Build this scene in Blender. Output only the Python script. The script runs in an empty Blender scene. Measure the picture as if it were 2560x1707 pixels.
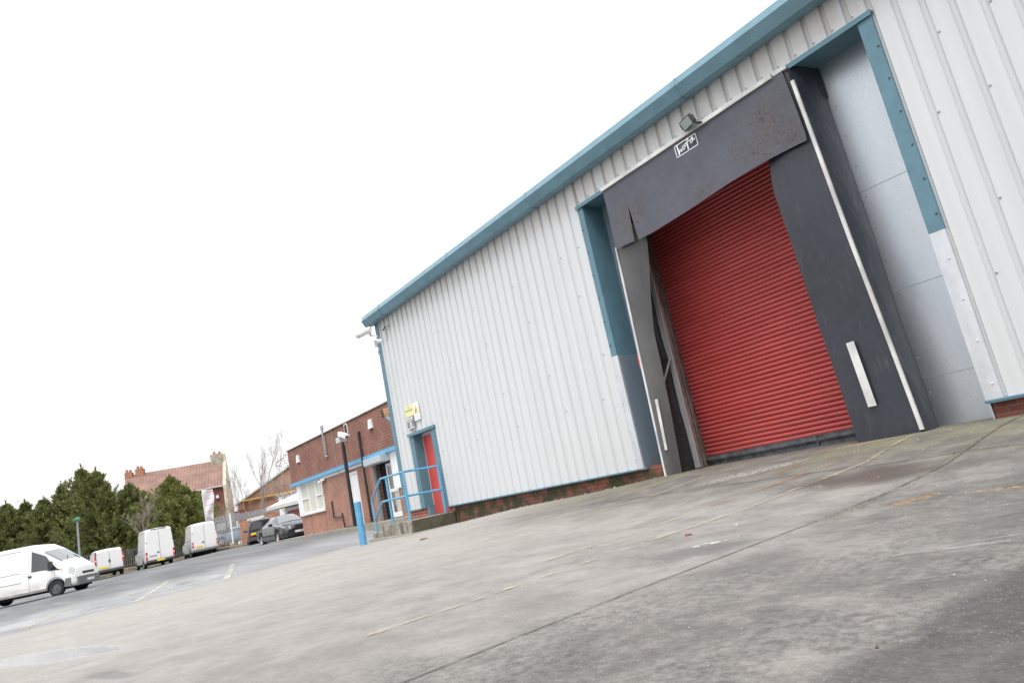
import bpy, bmesh, math, random
from mathutils import Vector, Matrix, noise as mnoise
random.seed(7)
S = bpy.context.scene
COL = S.collection
rad = math.radians

# ------------------------------------------------------------------ camera frame (eye at the origin, wall parallel to X)
FPX = 1748.235
RC = Matrix(((0.56669296, -0.27913398, -0.77520533), (0.79962904, -0.04049204, 0.59912753), (-0.1986265, -0.95939805, 0.20025708)))
# RC columns: image right, image down, image forward, in world axes
def ray(u, v): return RC @ Vector(((u - 1280) / FPX, (v - 853.5) / FPX, 1.0))
def at(u, v, depth): return ray(u, v) * depth
RIGHT = Vector((RC[0][0], RC[1][0], RC[2][0])); DOWN = Vector((RC[0][1], RC[1][1], RC[2][1])); FWD = Vector((RC[0][2], RC[1][2], RC[2][2]))
cam = bpy.data.objects.new('camera', bpy.data.cameras.new('camera'))
COL.objects.link(cam)
M3 = Matrix((RIGHT, -DOWN, -FWD)).transposed()
cam.matrix_world = M3.to_4x4()
cam.data.sensor_width = 36; cam.data.sensor_fit = 'HORIZONTAL'
cam.data.lens = FPX / 2560 * 36
cam.data.clip_start = 0.05; cam.data.clip_end = 3000
S.camera = cam

def lerp(a, b, t): return a + (b - a) * t
def ss(a, b, t):
    q = min(1, max(0, (t - a) / (b - a))); return q * q * (3 - 2 * q)
def interp(x, xs, ys):
    if x <= xs[0]: return ys[0]
    for i in range(len(xs) - 1):
        if x <= xs[i + 1]: return lerp(ys[i], ys[i + 1], (x - xs[i]) / (xs[i + 1] - xs[i]))
    return ys[-1]
def gz(x, y):                       # height of the yard
    A = interp(x, [-17, -15, -12.5, -10, -8.3, -3.2, 0], [.06, .09, .21, .26, .33, .31, .31])
    z = -.65 + A * ss(4.8, 9, y) * ss(-19, -16.5, x)
    z += ss(17, 32, -x) * (.03 * min(max(y, 0), 14) + .015 * min(3, max(0, (-x - 20) / 30)))
    return z

# ------------------------------------------------------------------ materials
MATS = {}
def newmat(name):
    m = bpy.data.materials.new(name); m.use_nodes = True
    nt = m.node_tree; b = nt.nodes['Principled BSDF']
    return m, nt, b
def N(nt, t, **kw):
    n = nt.nodes.new(t)
    for k, v in kw.items():
        if k in n.inputs: n.inputs[k].default_value = v
        else: setattr(n, k, v)
    return n
def L(nt, a, b): nt.links.new(a, b)
def c4(c): return (c[0], c[1], c[2], 1)
def coords(nt, scale=(1, 1, 1), geo=False):
    if geo:
        g = N(nt, 'ShaderNodeNewGeometry'); o = g.outputs['Position']
    else:
        g = N(nt, 'ShaderNodeTexCoord'); o = g.outputs['Object']
    mp = N(nt, 'ShaderNodeMapping'); mp.inputs['Scale'].default_value = scale
    L(nt, o, mp.inputs['Vector']); return mp.outputs[0]
def noise(nt, vec, scale, detail=4, rough=.55):
    n = N(nt, 'ShaderNodeTexNoise'); n.inputs['Scale'].default_value = scale; n.inputs['Detail'].default_value = detail
    n.inputs['Roughness'].default_value = rough; L(nt, vec, n.inputs['Vector']); return n.outputs['Fac']
def ramp(nt, fac, stops):
    r = N(nt, 'ShaderNodeValToRGB'); e = r.color_ramp.elements
    e[0].position, e[0].color = stops[0][0], c4(stops[0][1]); e[1].position, e[1].color = stops[-1][0], c4(stops[-1][1])
    for p, c in stops[1:-1]:
        k = e.new(p); k.color = c4(c)
    L(nt, fac, r.inputs['Fac']); return r.outputs['Color']
def mr(nt, val, a, b, c=0, d=1, smooth=True):
    r = N(nt, 'ShaderNodeMapRange'); r.interpolation_type = 'SMOOTHSTEP' if smooth else 'LINEAR'
    r.inputs['From Min'].default_value = a; r.inputs['From Max'].default_value = b; r.inputs['To Min'].default_value = c; r.inputs['To Max'].default_value = d
    L(nt, val, r.inputs['Value']); return r.outputs['Result']
def math_(nt, op, a, b=None, c=None):
    n = N(nt, 'ShaderNodeMath'); n.operation = op
    for i, v in enumerate((a, b, c)):
        if v is None: continue
        if hasattr(v, 'links'): L(nt, v, n.inputs[i])
        else: n.inputs[i].default_value = v
    return n.outputs[0]
def mix(nt, fac, a, b, mode='MIX'):
    m = N(nt, 'ShaderNodeMix'); m.data_type = 'RGBA'; m.blend_type = mode
    for i, v in ((0, fac), (6, a), (7, b)):
        if hasattr(v, 'links'): L(nt, v, m.inputs[i])
        elif i == 0: m.inputs[0].default_value = v
        else: m.inputs[i].default_value = c4(v)
    return m.outputs[2]
def bump(nt, b, height, strength=.3, dist=.01):
    n = N(nt, 'ShaderNodeBump'); n.inputs['Strength'].default_value = strength; n.inputs['Distance'].default_value = dist
    L(nt, height, n.inputs['Height']); L(nt, n.outputs[0], b.inputs['Normal'])

def paint(name, col, rough=.5, metal=0, var=.12, nscale=3, coat=0, bumpy=0, spec=.5, streak=False):
    m, nt, b = newmat(name)
    v = coords(nt, (1, 1, .12) if streak else (1, 1, 1))
    f = noise(nt, v, nscale, 5)
    f2 = mr(nt, f, .3, .7)
    L(nt, mix(nt, f2, tuple(c * (1 - var) for c in col), tuple(min(1, c * (1 + var * .5)) for c in col)), b.inputs['Base Color'])
    b.inputs['Roughness'].default_value = rough; b.inputs['Metallic'].default_value = metal
    b.inputs['Specular IOR Level'].default_value = spec
    if coat: b.inputs['Coat Weight'].default_value = coat; b.inputs['Coat Roughness'].default_value = .05
    if bumpy: bump(nt, b, noise(nt, v, 60, 3), .25, bumpy)
    MATS[name] = m; return m

paint('white_sheet', (.70, .715, .725), .42, 0, .05, 2.5, streak=True)
def sheet():
    m = MATS['white_sheet']; nt = m.node_tree; b = nt.nodes['Principled BSDF']
    # brownish dirt that has run down from the gutter joint
    tc = N(nt, 'ShaderNodeTexCoord'); sp = N(nt, 'ShaderNodeSeparateXYZ'); L(nt, tc.outputs['Object'], sp.inputs[0])
    v = coords(nt, (5, 1, .12)); f = noise(nt, v, 1.6, 4, .5)
    low = noise(nt, coords(nt, (1, 1, 1)), .6, 3)
    col = ramp(nt, f, [(.3, (.60, .612, .622)), (.6, (.635, .647, .657)), (.8, (.645, .655, .665))])
    band = mr(nt, sp.outputs['Z'], 5.0, 5.6)      # local z, above the eaves line
    dirt = math_(nt, 'MULTIPLY', band, mr(nt, f, .25, .6))
    col = mix(nt, math_(nt, 'MULTIPLY', dirt, .55), col, (.46, .42, .36))
    L(nt, mix(nt, math_(nt, 'MULTIPLY', mr(nt, low, .4, .7), .08), col, (.5, .52, .52)), b.inputs['Base Color'])
sheet()
paint('trim_blue', (.115, .225, .285), .55, 0, .10, 4)
paint('gutter_blue', (.145, .27, .335), .28, 0, .12, 3)
paint('rail_blue', (.11, .35, .56), .38, 0, .12, 9, coat=.2)
paint('fascia_blue', (.13, .38, .60), .45, 0, .06, 3)
paint('white_trim', (.82, .84, .86), .35, 0, .06, 6)
paint('strip_white', (.66, .66, .65), .5, 0, .28, 2.2)
paint('white_paint', (.80, .81, .82), .4, 0, .05, 5)
paint('van_white', (.80, .80, .80), .28, 0, .04, 2, coat=.4)
paint('dark_plastic', (.035, .037, .04), .5, 0, .2, 12)
paint('bumper_grey', (.16, .165, .17), .5, 0, .15, 8)
paint('bumper_dark', (.07, .072, .078), .5, 0, .15, 8)
paint('tyre', (.022, .022, .023), .8, 0, .3, 30)
paint('hub_steel', (.15, .155, .16), .4, .5, .2, 20)
paint('alloy', (.55, .56, .58), .3, .8, .1, 20)
paint('black_pole', (.022, .023, .026), .4, 0, .3, 9)
paint('lamp_casing', (.10, .105, .11), .45, .3, .2, 9)
paint('fence_dark', (.13, .14, .13), .6, .2, .2, 6)
paint('grey_metal', (.36, .38, .40), .45, .3, .15, 9)
paint('silver_box', (.52, .56, .60), .4, .3, .08, 5)
paint('galv_fence', (.40, .42, .45), .45, .45, .2, 6)
paint('lamp_grey', (.30, .33, .37), .4, .3, .1, 9)
paint('green_lamp', (.10, .30, .22), .5, 0, .1, 9)
paint('door_red', (.56, .07, .06), .32, 0, .10, 3)
paint('camera_white', (.74, .73, .69), .4, 0, .06, 20)
paint('terracotta', (.42, .16, .09), .8, 0, .2, 9)
paint('rubber_seal', (.09, .095, .105), .5, 0, .5, 7)
paint('guide_steel', (.28, .26, .25), .45, .6, .35, 5)
paint('asphalt_patch', (.05, .05, .052), .85, 0, .3, 20)
paint('car_dark', (.012, .014, .02), .16, 0, .2, 2, coat=1)
paint('suv_dark', (.012, .02, .03), .25, 0, .2, 2, coat=1)
paint('car_blue', (.35, .45, .62), .3, .2, .1, 2, coat=.6)
paint('cream_render', (.62, .55, .42), .85, 0, .3, 1.1, bumpy=.004)
paint('chimney_render', (.40, .35, .28), .9, 0, .3, 2)
paint('orange_pipe', (.62, .34, .05), .5, 0, .15, 3)
paint('twig', (.34, .28, .25), .9, 0, .3, 9)
paint('bark_brown', (.10, .07, .05), .9, 0, .4, 6)
paint('red_tile', (.35, .06, .05), .8, 0, .2, 3)
paint('grey_roof', (.58, .57, .54), .75, 0, .1, 2)
paint('brick_bit', (.20, .075, .055), .9, 0, .3, 20)
paint('stone_bit', (.45, .43, .40), .8, 0, .2, 20)
paint('dead_leaf', (.25, .12, .06), .9, 0, .3, 20)
paint('red_lens', (.55, .03, .02), .2, 0, .1, 9, coat=.6)
paint('amber_lens', (.75, .22, .03), .2, 0, .1, 9, coat=.6)
paint('clear_lens', (.40, .42, .45), .1, .6, .2, 4, coat=1)
paint('plate_yellow', (.80, .62, .04), .4, 0, .05, 9)
paint('plate_white', (.78, .78, .76), .4, 0, .05, 9)
paint('ink', (.03, .03, .035), .6, 0, .1, 9)
paint('sign_yellow', (.76, .75, .36), .4, 0, .06, 9)
paint('sign_amber', (.80, .62, .22), .4, 0, .05, 9)
paint('sign_brown', (.42, .25, .08), .5, 0, .05, 9)
paint('sign_grey', (.20, .20, .20), .5, 0, .05, 9)
paint('sign_ink', (.30, .28, .16), .5, 0, .05, 9)
paint('banner_cloth', (.82, .80, .84), .7, 0, .04, 5)
paint('banner_red', (.60, .16, .20), .7, 0, .05, 5)
paint('curtain_cream', (.60, .60, .52), .8, 0, .08, 2)
paint('wood_orange', (.55, .30, .17), .7, 0, .2, 9)
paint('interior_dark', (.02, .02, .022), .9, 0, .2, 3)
paint('dull_infill', (.60, .60, .58), .8, 0, .1, 3)
paint('lintel_stone', (.66, .64, .60), .8, 0, .12, 4)
paint('moss_verge', (.17, .14, .09), .95, 0, .5, 3)

def dirty():
    m = MATS['van_white']; nt = m.node_tree; b = nt.nodes['Principled BSDF']
    tc = N(nt, 'ShaderNodeTexCoord'); sp = N(nt, 'ShaderNodeSeparateXYZ'); L(nt, tc.outputs['Object'], sp.inputs[0])
    k = math_(nt, 'MULTIPLY', mr(nt, sp.outputs['Z'], .95, .35), mr(nt, noise(nt, coords(nt, (1, 1, 3)), 2.5, 6, .65), .32, .62))
    L(nt, mix(nt, math_(nt, 'MULTIPLY', k, .6), (.79, .79, .785), (.40, .36, .29)), b.inputs['Base Color'])
dirty()
def glass(name, col=(.02, .025, .03), rough=.05):
    m, nt, b = newmat(name); b.inputs['Base Color'].default_value = c4(col); b.inputs['Roughness'].default_value = rough
    b.inputs['Specular IOR Level'].default_value = .9; b.inputs['Coat Weight'].default_value = .6; b.inputs['Coat Roughness'].default_value = .02
    MATS[name] = m
glass('car_glass', (.025, .03, .033)); glass('screen_glass', (.16, .175, .19), .08); glass('door_glass', (.10, .085, .07)); glass('lamp_glass', (.34, .38, .38), .3)

def galv():
    m, nt, b = newmat('galvanised')
    v = coords(nt); vo = N(nt, 'ShaderNodeTexVoronoi'); vo.inputs['Scale'].default_value = 110; L(nt, v, vo.inputs['Vector'])
    sep = N(nt, 'ShaderNodeSeparateColor'); L(nt, vo.outputs['Color'], sep.inputs[0])
    f = noise(nt, coords(nt, (1, 1, .4)), 1.2, 5)
    c = ramp(nt, sep.outputs[0], [(0, (.52, .555, .59)), (1, (.62, .65, .69))])
    c = mix(nt, math_(nt, 'MULTIPLY', mr(nt, f, .35, .65), .5), c, (.42, .46, .51))
    L(nt, c, b.inputs['Base Color']); b.inputs['Metallic'].default_value = .95
    L(nt, mr(nt, sep.outputs[1], 0, 1, .36, .42), b.inputs['Roughness'])
    bump(nt, b, noise(nt, coords(nt, (1, 1, .5)), 1.6, 2), .35, .02)
    MATS['galvanised'] = m
    m, nt, b = newmat('aluminium')
    f = noise(nt, coords(nt, (1, 1, .3)), 6, 5)
    L(nt, ramp(nt, f, [(.3, (.58, .60, .63)), (.7, (.74, .75, .77))]), b.inputs['Base Color']); b.inputs['Metallic'].default_value = .6; b.inputs['Roughness'].default_value = .42
    bump(nt, b, noise(nt, coords(nt), 9, 3), .3, .01); MATS['aluminium'] = m
    m, nt, b = newmat('blue_grey_sheet')
    f = noise(nt, coords(nt, (1, 1, .3)), 3, 5)
    L(nt, ramp(nt, f, [(.3, (.22, .28, .34)), (.7, (.28, .34, .40))]), b.inputs['Base Color']); b.inputs['Metallic'].default_value = .3; b.inputs['Roughness'].default_value = .5
    MATS['blue_grey_sheet'] = m
galv()

def red_shutter():
    m, nt, b = newmat('shutter_red')
    f = noise(nt, coords(nt, (.5, 1, 3)), 2.2, 6, .6); g = noise(nt, coords(nt, (.3, 1, 6)), 5, 4)
    c = ramp(nt, f, [(.3, (.46, .068, .064)), (.7, (.54, .092, .088))])
    c = mix(nt, math_(nt, 'MULTIPLY', mr(nt, g, .55, .75), .35), c, (.35, .048, .046))
    L(nt, c, b.inputs['Base Color']); b.inputs['Roughness'].default_value = .33
    tc = N(nt, 'ShaderNodeTexCoord'); sp = N(nt, 'ShaderNodeSeparateXYZ'); L(nt, tc.outputs['Object'], sp.inputs[0])
    low = math_(nt, 'MULTIPLY', mr(nt, sp.outputs['Z'], 1.1, .25), mr(nt, noise(nt, coords(nt, (2, 1, 2)), 5, 6, .7), .45, .65))
    L(nt, mix(nt, math_(nt, 'MULTIPLY', low, .45), c, (.24, .13, .11)), b.inputs['Base Color'])
    MATS['shutter_red'] = m
red_shutter()

def rubber(name, stains, base=(.052, .052, .064), streak=(1.5, 1, 9)):
    m, nt, b = newmat(name)
    v = coords(nt); f = noise(nt, v, 1.3, 6, .6); s = noise(nt, coords(nt, streak), 3.5, 6, .7)
    c = ramp(nt, f, [(.3, tuple(x * .8 for x in base)), (.7, tuple(x * 1.25 for x in base))])
    c = mix(nt, math_(nt, 'MULTIPLY', mr(nt, s, .54, .74), .30), c, (.20, .20, .23))
    tc = N(nt, 'ShaderNodeTexCoord'); sp = noise(nt, v, 26, 5, .7)
    tot = None
    for (x, y, z, r) in stains:
        d = N(nt, 'ShaderNodeVectorMath'); d.operation = 'DISTANCE'; L(nt, tc.outputs['Object'], d.inputs[0]); d.inputs[1].default_value = (x, y, z)
        k = mr(nt, math_(nt, 'ADD', d.outputs['Value'], math_(nt, 'MULTIPLY', math_(nt, 'SUBTRACT', noise(nt, coords(nt), 4, 4, .6), .5), r * 1.8)), r * .95, r * .1); tot = k if tot is None else math_(nt, 'MAXIMUM', tot, k)
    if tot:
        k = math_(nt, 'MULTIPLY', tot, mr(nt, sp, .50, .62))
        c = mix(nt, math_(nt, 'MULTIPLY', tot, .45), c, (.085, .072, .062))
        c = mix(nt, math_(nt, 'MULTIPLY', k, .8), c, (.035, .026, .018))
    L(nt, c, b.inputs['Base Color']); L(nt, mr(nt, f, .3, .7, .30, .46), b.inputs['Roughness'])
    bump(nt, b, noise(nt, coords(nt, (1, 1, .6)), 1.7, 3), .6, .05)
    MATS[name] = m
# stain centres are in the shelter's own coordinates
rubber('rubber_top', [(-1.45, -.55, 4.42, .55), (1.25, -.55, 4.48, .75), (1.6, -.55, 4.25, .5), (.1, -.55, 4.05, .32)], (.068, .070, .090))
rubber('rubber_side', [], (.030, .032, .044), (9, 1, .5))
rubber('rubber_black', [], (.012, .012, .014))
def rubber_sky_sheen():  # paler grey base holds the sky sheen of the left curtain's glossy vinyl
    m, nt, b = newmat('rubber_sky_sheen')
    f = noise(nt, coords(nt, (1, 1, .5)), 1.6, 6, .6)
    L(nt, ramp(nt, f, [(.3, (.065, .065, .070)), (.7, (.12, .117, .113))]), b.inputs['Base Color']); b.inputs['Roughness'].default_value = .36
    bump(nt, b, noise(nt, coords(nt), 2.0, 3), .5, .03); MATS['rubber_sky_sheen'] = m
rubber_sky_sheen()

def brick(name, c1, c2, mortar, bw=.225, rh=.075, ms=.008, axis='XZ', moss=None, soft=.1, bmp=.4, offset=.5):
    m, nt, b = newmat(name)
    tc = N(nt, 'ShaderNodeTexCoord'); sp = N(nt, 'ShaderNodeSeparateXYZ'); L(nt, tc.outputs['Object'], sp.inputs[0])
    cb = N(nt, 'ShaderNodeCombineXYZ')
    L(nt, sp.outputs[axis[0]], cb.inputs[0]); L(nt, sp.outputs[axis[1]], cb.inputs[1])
    br = N(nt, 'ShaderNodeTexBrick'); br.offset = offset
    br.inputs['Color1'].default_value = c4(c1); br.inputs['Color2'].default_value = c4(c2); br.inputs['Mortar'].default_value = c4(mortar)
    br.inputs['Scale'].default_value = 1; br.inputs['Mortar Size'].default_value = ms; br.inputs['Mortar Smooth'].default_value = soft
    br.inputs['Brick Width'].default_value = bw; br.inputs['Row Height'].default_value = rh
    L(nt, cb.outputs[0], br.inputs['Vector'])
    f = noise(nt, coords(nt), .9, 5); c = mix(nt, .55, br.outputs['Color'], mix(nt, mr(nt, f, .3, .7), (.6, .6, .6), (1.25, 1.2, 1.15)), 'MULTIPLY')
    f3 = noise(nt, coords(nt), 14, 4); c = mix(nt, .5, c, mix(nt, f3, (.5, .5, .5), (1.4, 1.4, 1.4)), 'MULTIPLY')
    if moss:
        x0, x1, amt = moss
        g = noise(nt, coords(nt), 3.5, 6, .65)
        k = math_(nt, 'MULTIPLY', mr(nt, sp.outputs['X'], x0, x1), amt); k = math_(nt, 'MULTIPLY', k, mr(nt, g, .38, .58))
        c = mix(nt, k, c, (.035, .045, .018))
    L(nt, c, b.inputs['Base Color']); b.inputs['Roughness'].default_value = .85
    inv = math_(nt, 'SUBTRACT', 1, br.outputs['Fac']); bump(nt, b, inv, bmp, .01)
    MATS[name] = m
brick('brick_plinth', (.26, .075, .05), (.19, .055, .045), (.20, .14, .11), moss=(6.5, 2.2, .95))
brick('brick_office', (.41, .195, .14), (.33, .155, .115), (.43, .30, .24))
brick('tile_office', (.35, .17, .128), (.29, .14, .108), (.15, .075, .058), bw=.17, rh=.105, ms=.012, bmp=.8)
brick('brick_red', (.42, .09, .06), (.34, .07, .05), (.5, .38, .32))
brick('brick_orange', (.42, .19, .12), (.35, .16, .10), (.44, .28, .2))
brick('brick_far', (.40, .22, .16), (.31, .17, .125), (.45, .33, .27))
brick('brick_house', (.27, .10, .08), (.23, .085, .07), (.25, .12, .10))
brick('roof_tile', (.30, .185, .15), (.265, .16, .13), (.20, .12, .10), bw=.3, rh=.3, ms=.03, axis='XY', offset=0)

def concrete(name, a, b_, streaks=True):
    m, nt, b = newmat(name)
    f = noise(nt, coords(nt), 5, 7, .65); g = noise(nt, coords(nt, (5, 5, .6)), 2.2, 6, .6)
    c = ramp(nt, f, [(.3, a), (.7, b_)])
    if streaks: c = mix(nt, math_(nt, 'MULTIPLY', mr(nt, g, .45, .62), .75), c, (.09, .08, .06))
    L(nt, c, b.inputs['Base Color']); b.inputs['Roughness'].default_value = .9; bump(nt, b, f, .5, .02)
    MATS[name] = m
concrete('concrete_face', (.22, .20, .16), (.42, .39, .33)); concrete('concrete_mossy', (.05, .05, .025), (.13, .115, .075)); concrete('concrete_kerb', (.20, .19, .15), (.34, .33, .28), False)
concrete('concrete_cap', (.25, .23, .19), (.36, .34, .30), False)

def foliage(name, a, b_, c_):
    m, nt, b = newmat(name)
    v = coords(nt); f = noise(nt, v, 1.7, 4, .6); g = noise(nt, v, 11, 2)
    k = math_(nt, 'ADD', math_(nt, 'MULTIPLY', f, .65), math_(nt, 'MULTIPLY', g, .35))
    L(nt, ramp(nt, k, [(.34, a), (.5, b_), (.66, c_)]), b.inputs['Base Color']); b.inputs['Roughness'].default_value = .7
    b.inputs['Specular IOR Level'].default_value = .2
    tr = N(nt, 'ShaderNodeBsdfTranslucent'); L(nt, ramp(nt, k, [(.34, a), (.66, c_)]), tr.inputs['Color'])
    ms = N(nt, 'ShaderNodeMixShader'); ms.inputs[0].default_value = .25; L(nt, b.outputs[0], ms.inputs[1]); L(nt, tr.outputs[0], ms.inputs[2])
    L(nt, ms.outputs[0], nt.nodes['Material Output'].inputs['Surface']); MATS[name] = m
foliage('conifer_green', (.08, .10, .034), (.17, .19, .068), (.31, .315, .125))
foliage('conifer_light', (.095, .115, .036), (.20, .22, .07), (.34, .345, .12))
foliage('ochre_leaf', (.20, .13, .03), (.30, .22, .05), (.38, .29, .08))

# ------------------------------------------------------------------ mesh builder
class MB:
    def __init__(s): s.v = []; s.f = []; s.m = []
    def face(s, pts, mi=0):
        i = len(s.v); s.v += [tuple(p) for p in pts]; s.f.append(list(range(i, i + len(pts)))); s.m.append(mi)
    def grid(s, rows, mi=0, closeu=False):
        i = len(s.v); n = len(rows[0])
        for r in rows: s.v += [tuple(p) for p in r]
        for a in range(len(rows) - 1):
            for b in range(n - (0 if closeu else 1)):
                b2 = (b + 1) % n
                s.f.append([i + a * n + b, i + a * n + b2, i + (a + 1) * n + b2, i + (a + 1) * n + b]); s.m.append(mi)
    def box(s, x0, x1, y0, y1, z0, z1, mi=0, M=None):
        P = [Vector((x, y, z)) for x in (x0, x1) for y in (y0, y1) for z in (z0, z1)]
        if M: P = [M @ p for p in P]
        i = len(s.v); s.v += [tuple(p) for p in P]
        for q in ((0, 1, 3, 2), (4, 6, 7, 5), (0, 4, 5, 1), (2, 3, 7, 6), (0, 2, 6, 4), (1, 5, 7, 3)):
            s.f.append([i + k for k in q]); s.m.append(mi)
    def tube(s, pts, r, n=10, mi=0, caps=True):
        pts = [Vector(p) for p in pts]; rs = r if isinstance(r, (list, tuple)) else [r] * len(pts)
        rows = []; up = Vector((0, 0, 1)); prev = None
        for k, p in enumerate(pts):
            if k == 0: t = pts[1] - p
            elif k == len(pts) - 1: t = p - pts[k - 1]
            else: t = (pts[k + 1] - p).normalized() + (p - pts[k - 1]).normalized()
            t = t.normalized() if t.length > 1e-9 else Vector((0, 0, 1))
            if prev is None:
                a = t.cross(up); a = a if a.length > .05 else t.cross(Vector((1, 0, 0)))
            else: a = prev - t * prev.dot(t)
            a.normalize(); prev = a; b = t.cross(a)
            rows.append([p + (a * math.cos(2 * math.pi * j / n) + b * math.sin(2 * math.pi * j / n)) * rs[k] for j in range(n)])
        s.grid(rows, mi, True)
        if caps: s.face(rows[0][::-1], mi); s.face(rows[-1], mi)
    def prism(s, poly, ext, mi=0):           # poly: list of 3D points, ext: vector
        e = Vector(ext); P = [Vector(p) for p in poly]; Q = [p + e for p in P]
        s.face(P[::-1], mi); s.face(Q, mi)
        for k in range(len(P)):
            k2 = (k + 1) % len(P); s.face([P[k], P[k2], Q[k2], Q[k]], mi)
    def lathe(s, prof, axis_o, axis_d, n=24, mi=0):   # prof: (r, h)
        d = Vector(axis_d).normalized(); a = d.orthogonal().normalized(); b = d.cross(a); o = Vector(axis_o)
        s.grid([[o + d * h + (a * math.cos(2 * math.pi * j / n) + b * math.sin(2 * math.pi * j / n)) * r for j in range(n)] for r, h in prof], mi, True)
    def build(s, name, mats, parent=None, smooth=False, world=True, bevel=0, sharp=35, weld=False, split=False):
        if split:
            key = {}; par = list(range(len(s.v)))
            def fd(i):
                while par[i] != i: par[i] = par[par[i]]; i = par[i]
                return i
            for i, p in enumerate(s.v):
                k = tuple(round(c, 4) for c in p); j = key.setdefault(k, i); par[fd(i)] = fd(j)
            for f in s.f:
                for i in f[1:]: par[fd(i)] = fd(f[0])
            gr = {}
            for f, mi in zip(s.f, s.m): gr.setdefault(fd(f[0]), []).append((f, mi))
            out = None
            for fs in gr.values():
                q = MB()
                for f, mi in fs: q.face([s.v[i] for i in f], mi)
                out = q.build(name, mats, parent, smooth, world, bevel, sharp, True)
            return out
        me = bpy.data.meshes.new(name); V = s.v
        if parent is not None and world:
            im = PMAT[parent.name].inverted(); V = [tuple(im @ Vector(p)) for p in V]
        me.from_pydata(V, [], s.f)
        if isinstance(mats, str): mats = [mats]
        for k in mats: me.materials.append(MATS[k])
        for p, mi in zip(me.polygons, s.m): p.material_index = mi
        bm = bmesh.new(); bm.from_mesh(me)
        if weld: bmesh.ops.remove_doubles(bm, verts=bm.verts, dist=1e-4)
        bmesh.ops.recalc_face_normals(bm, faces=bm.faces)
        if smooth:
            for f in bm.faces: f.smooth = True
            for e in bm.edges:
                if len(e.link_faces) == 2 and e.calc_face_angle(0) > rad(sharp): e.smooth = False
        bm.to_mesh(me); bm.free()
        o = bpy.data.objects.new(name, me); COL.objects.link(o)
        if parent is not None: o.parent = parent
        PMAT[o.name] = PMAT[parent.name] if parent is not None else Matrix()
        if bevel:
            md = o.modifiers.new('bevel', 'BEVEL'); md.width = bevel; md.segments = 2; md.limit_method = 'ANGLE'; md.angle_limit = rad(40)
        return o
PMAT = {}
def tag(o, label=None, cat=None, group=None, kind=None):
    if label: o['label'] = label
    if cat: o['category'] = cat
    if group: o['group'] = group
    if kind: o['kind'] = kind
    return o
def thing(name, label, cat, loc=(0, 0, 0), rz=0, group=None):
    o = bpy.data.objects.new(name, None); COL.objects.link(o); o.empty_display_size = .3
    o.location = loc; o.rotation_euler = (0, 0, rz)
    PMAT[o.name] = Matrix.Translation(loc) @ Matrix.Rotation(rz, 4, 'Z')
    return tag(o, label, cat, group)

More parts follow.
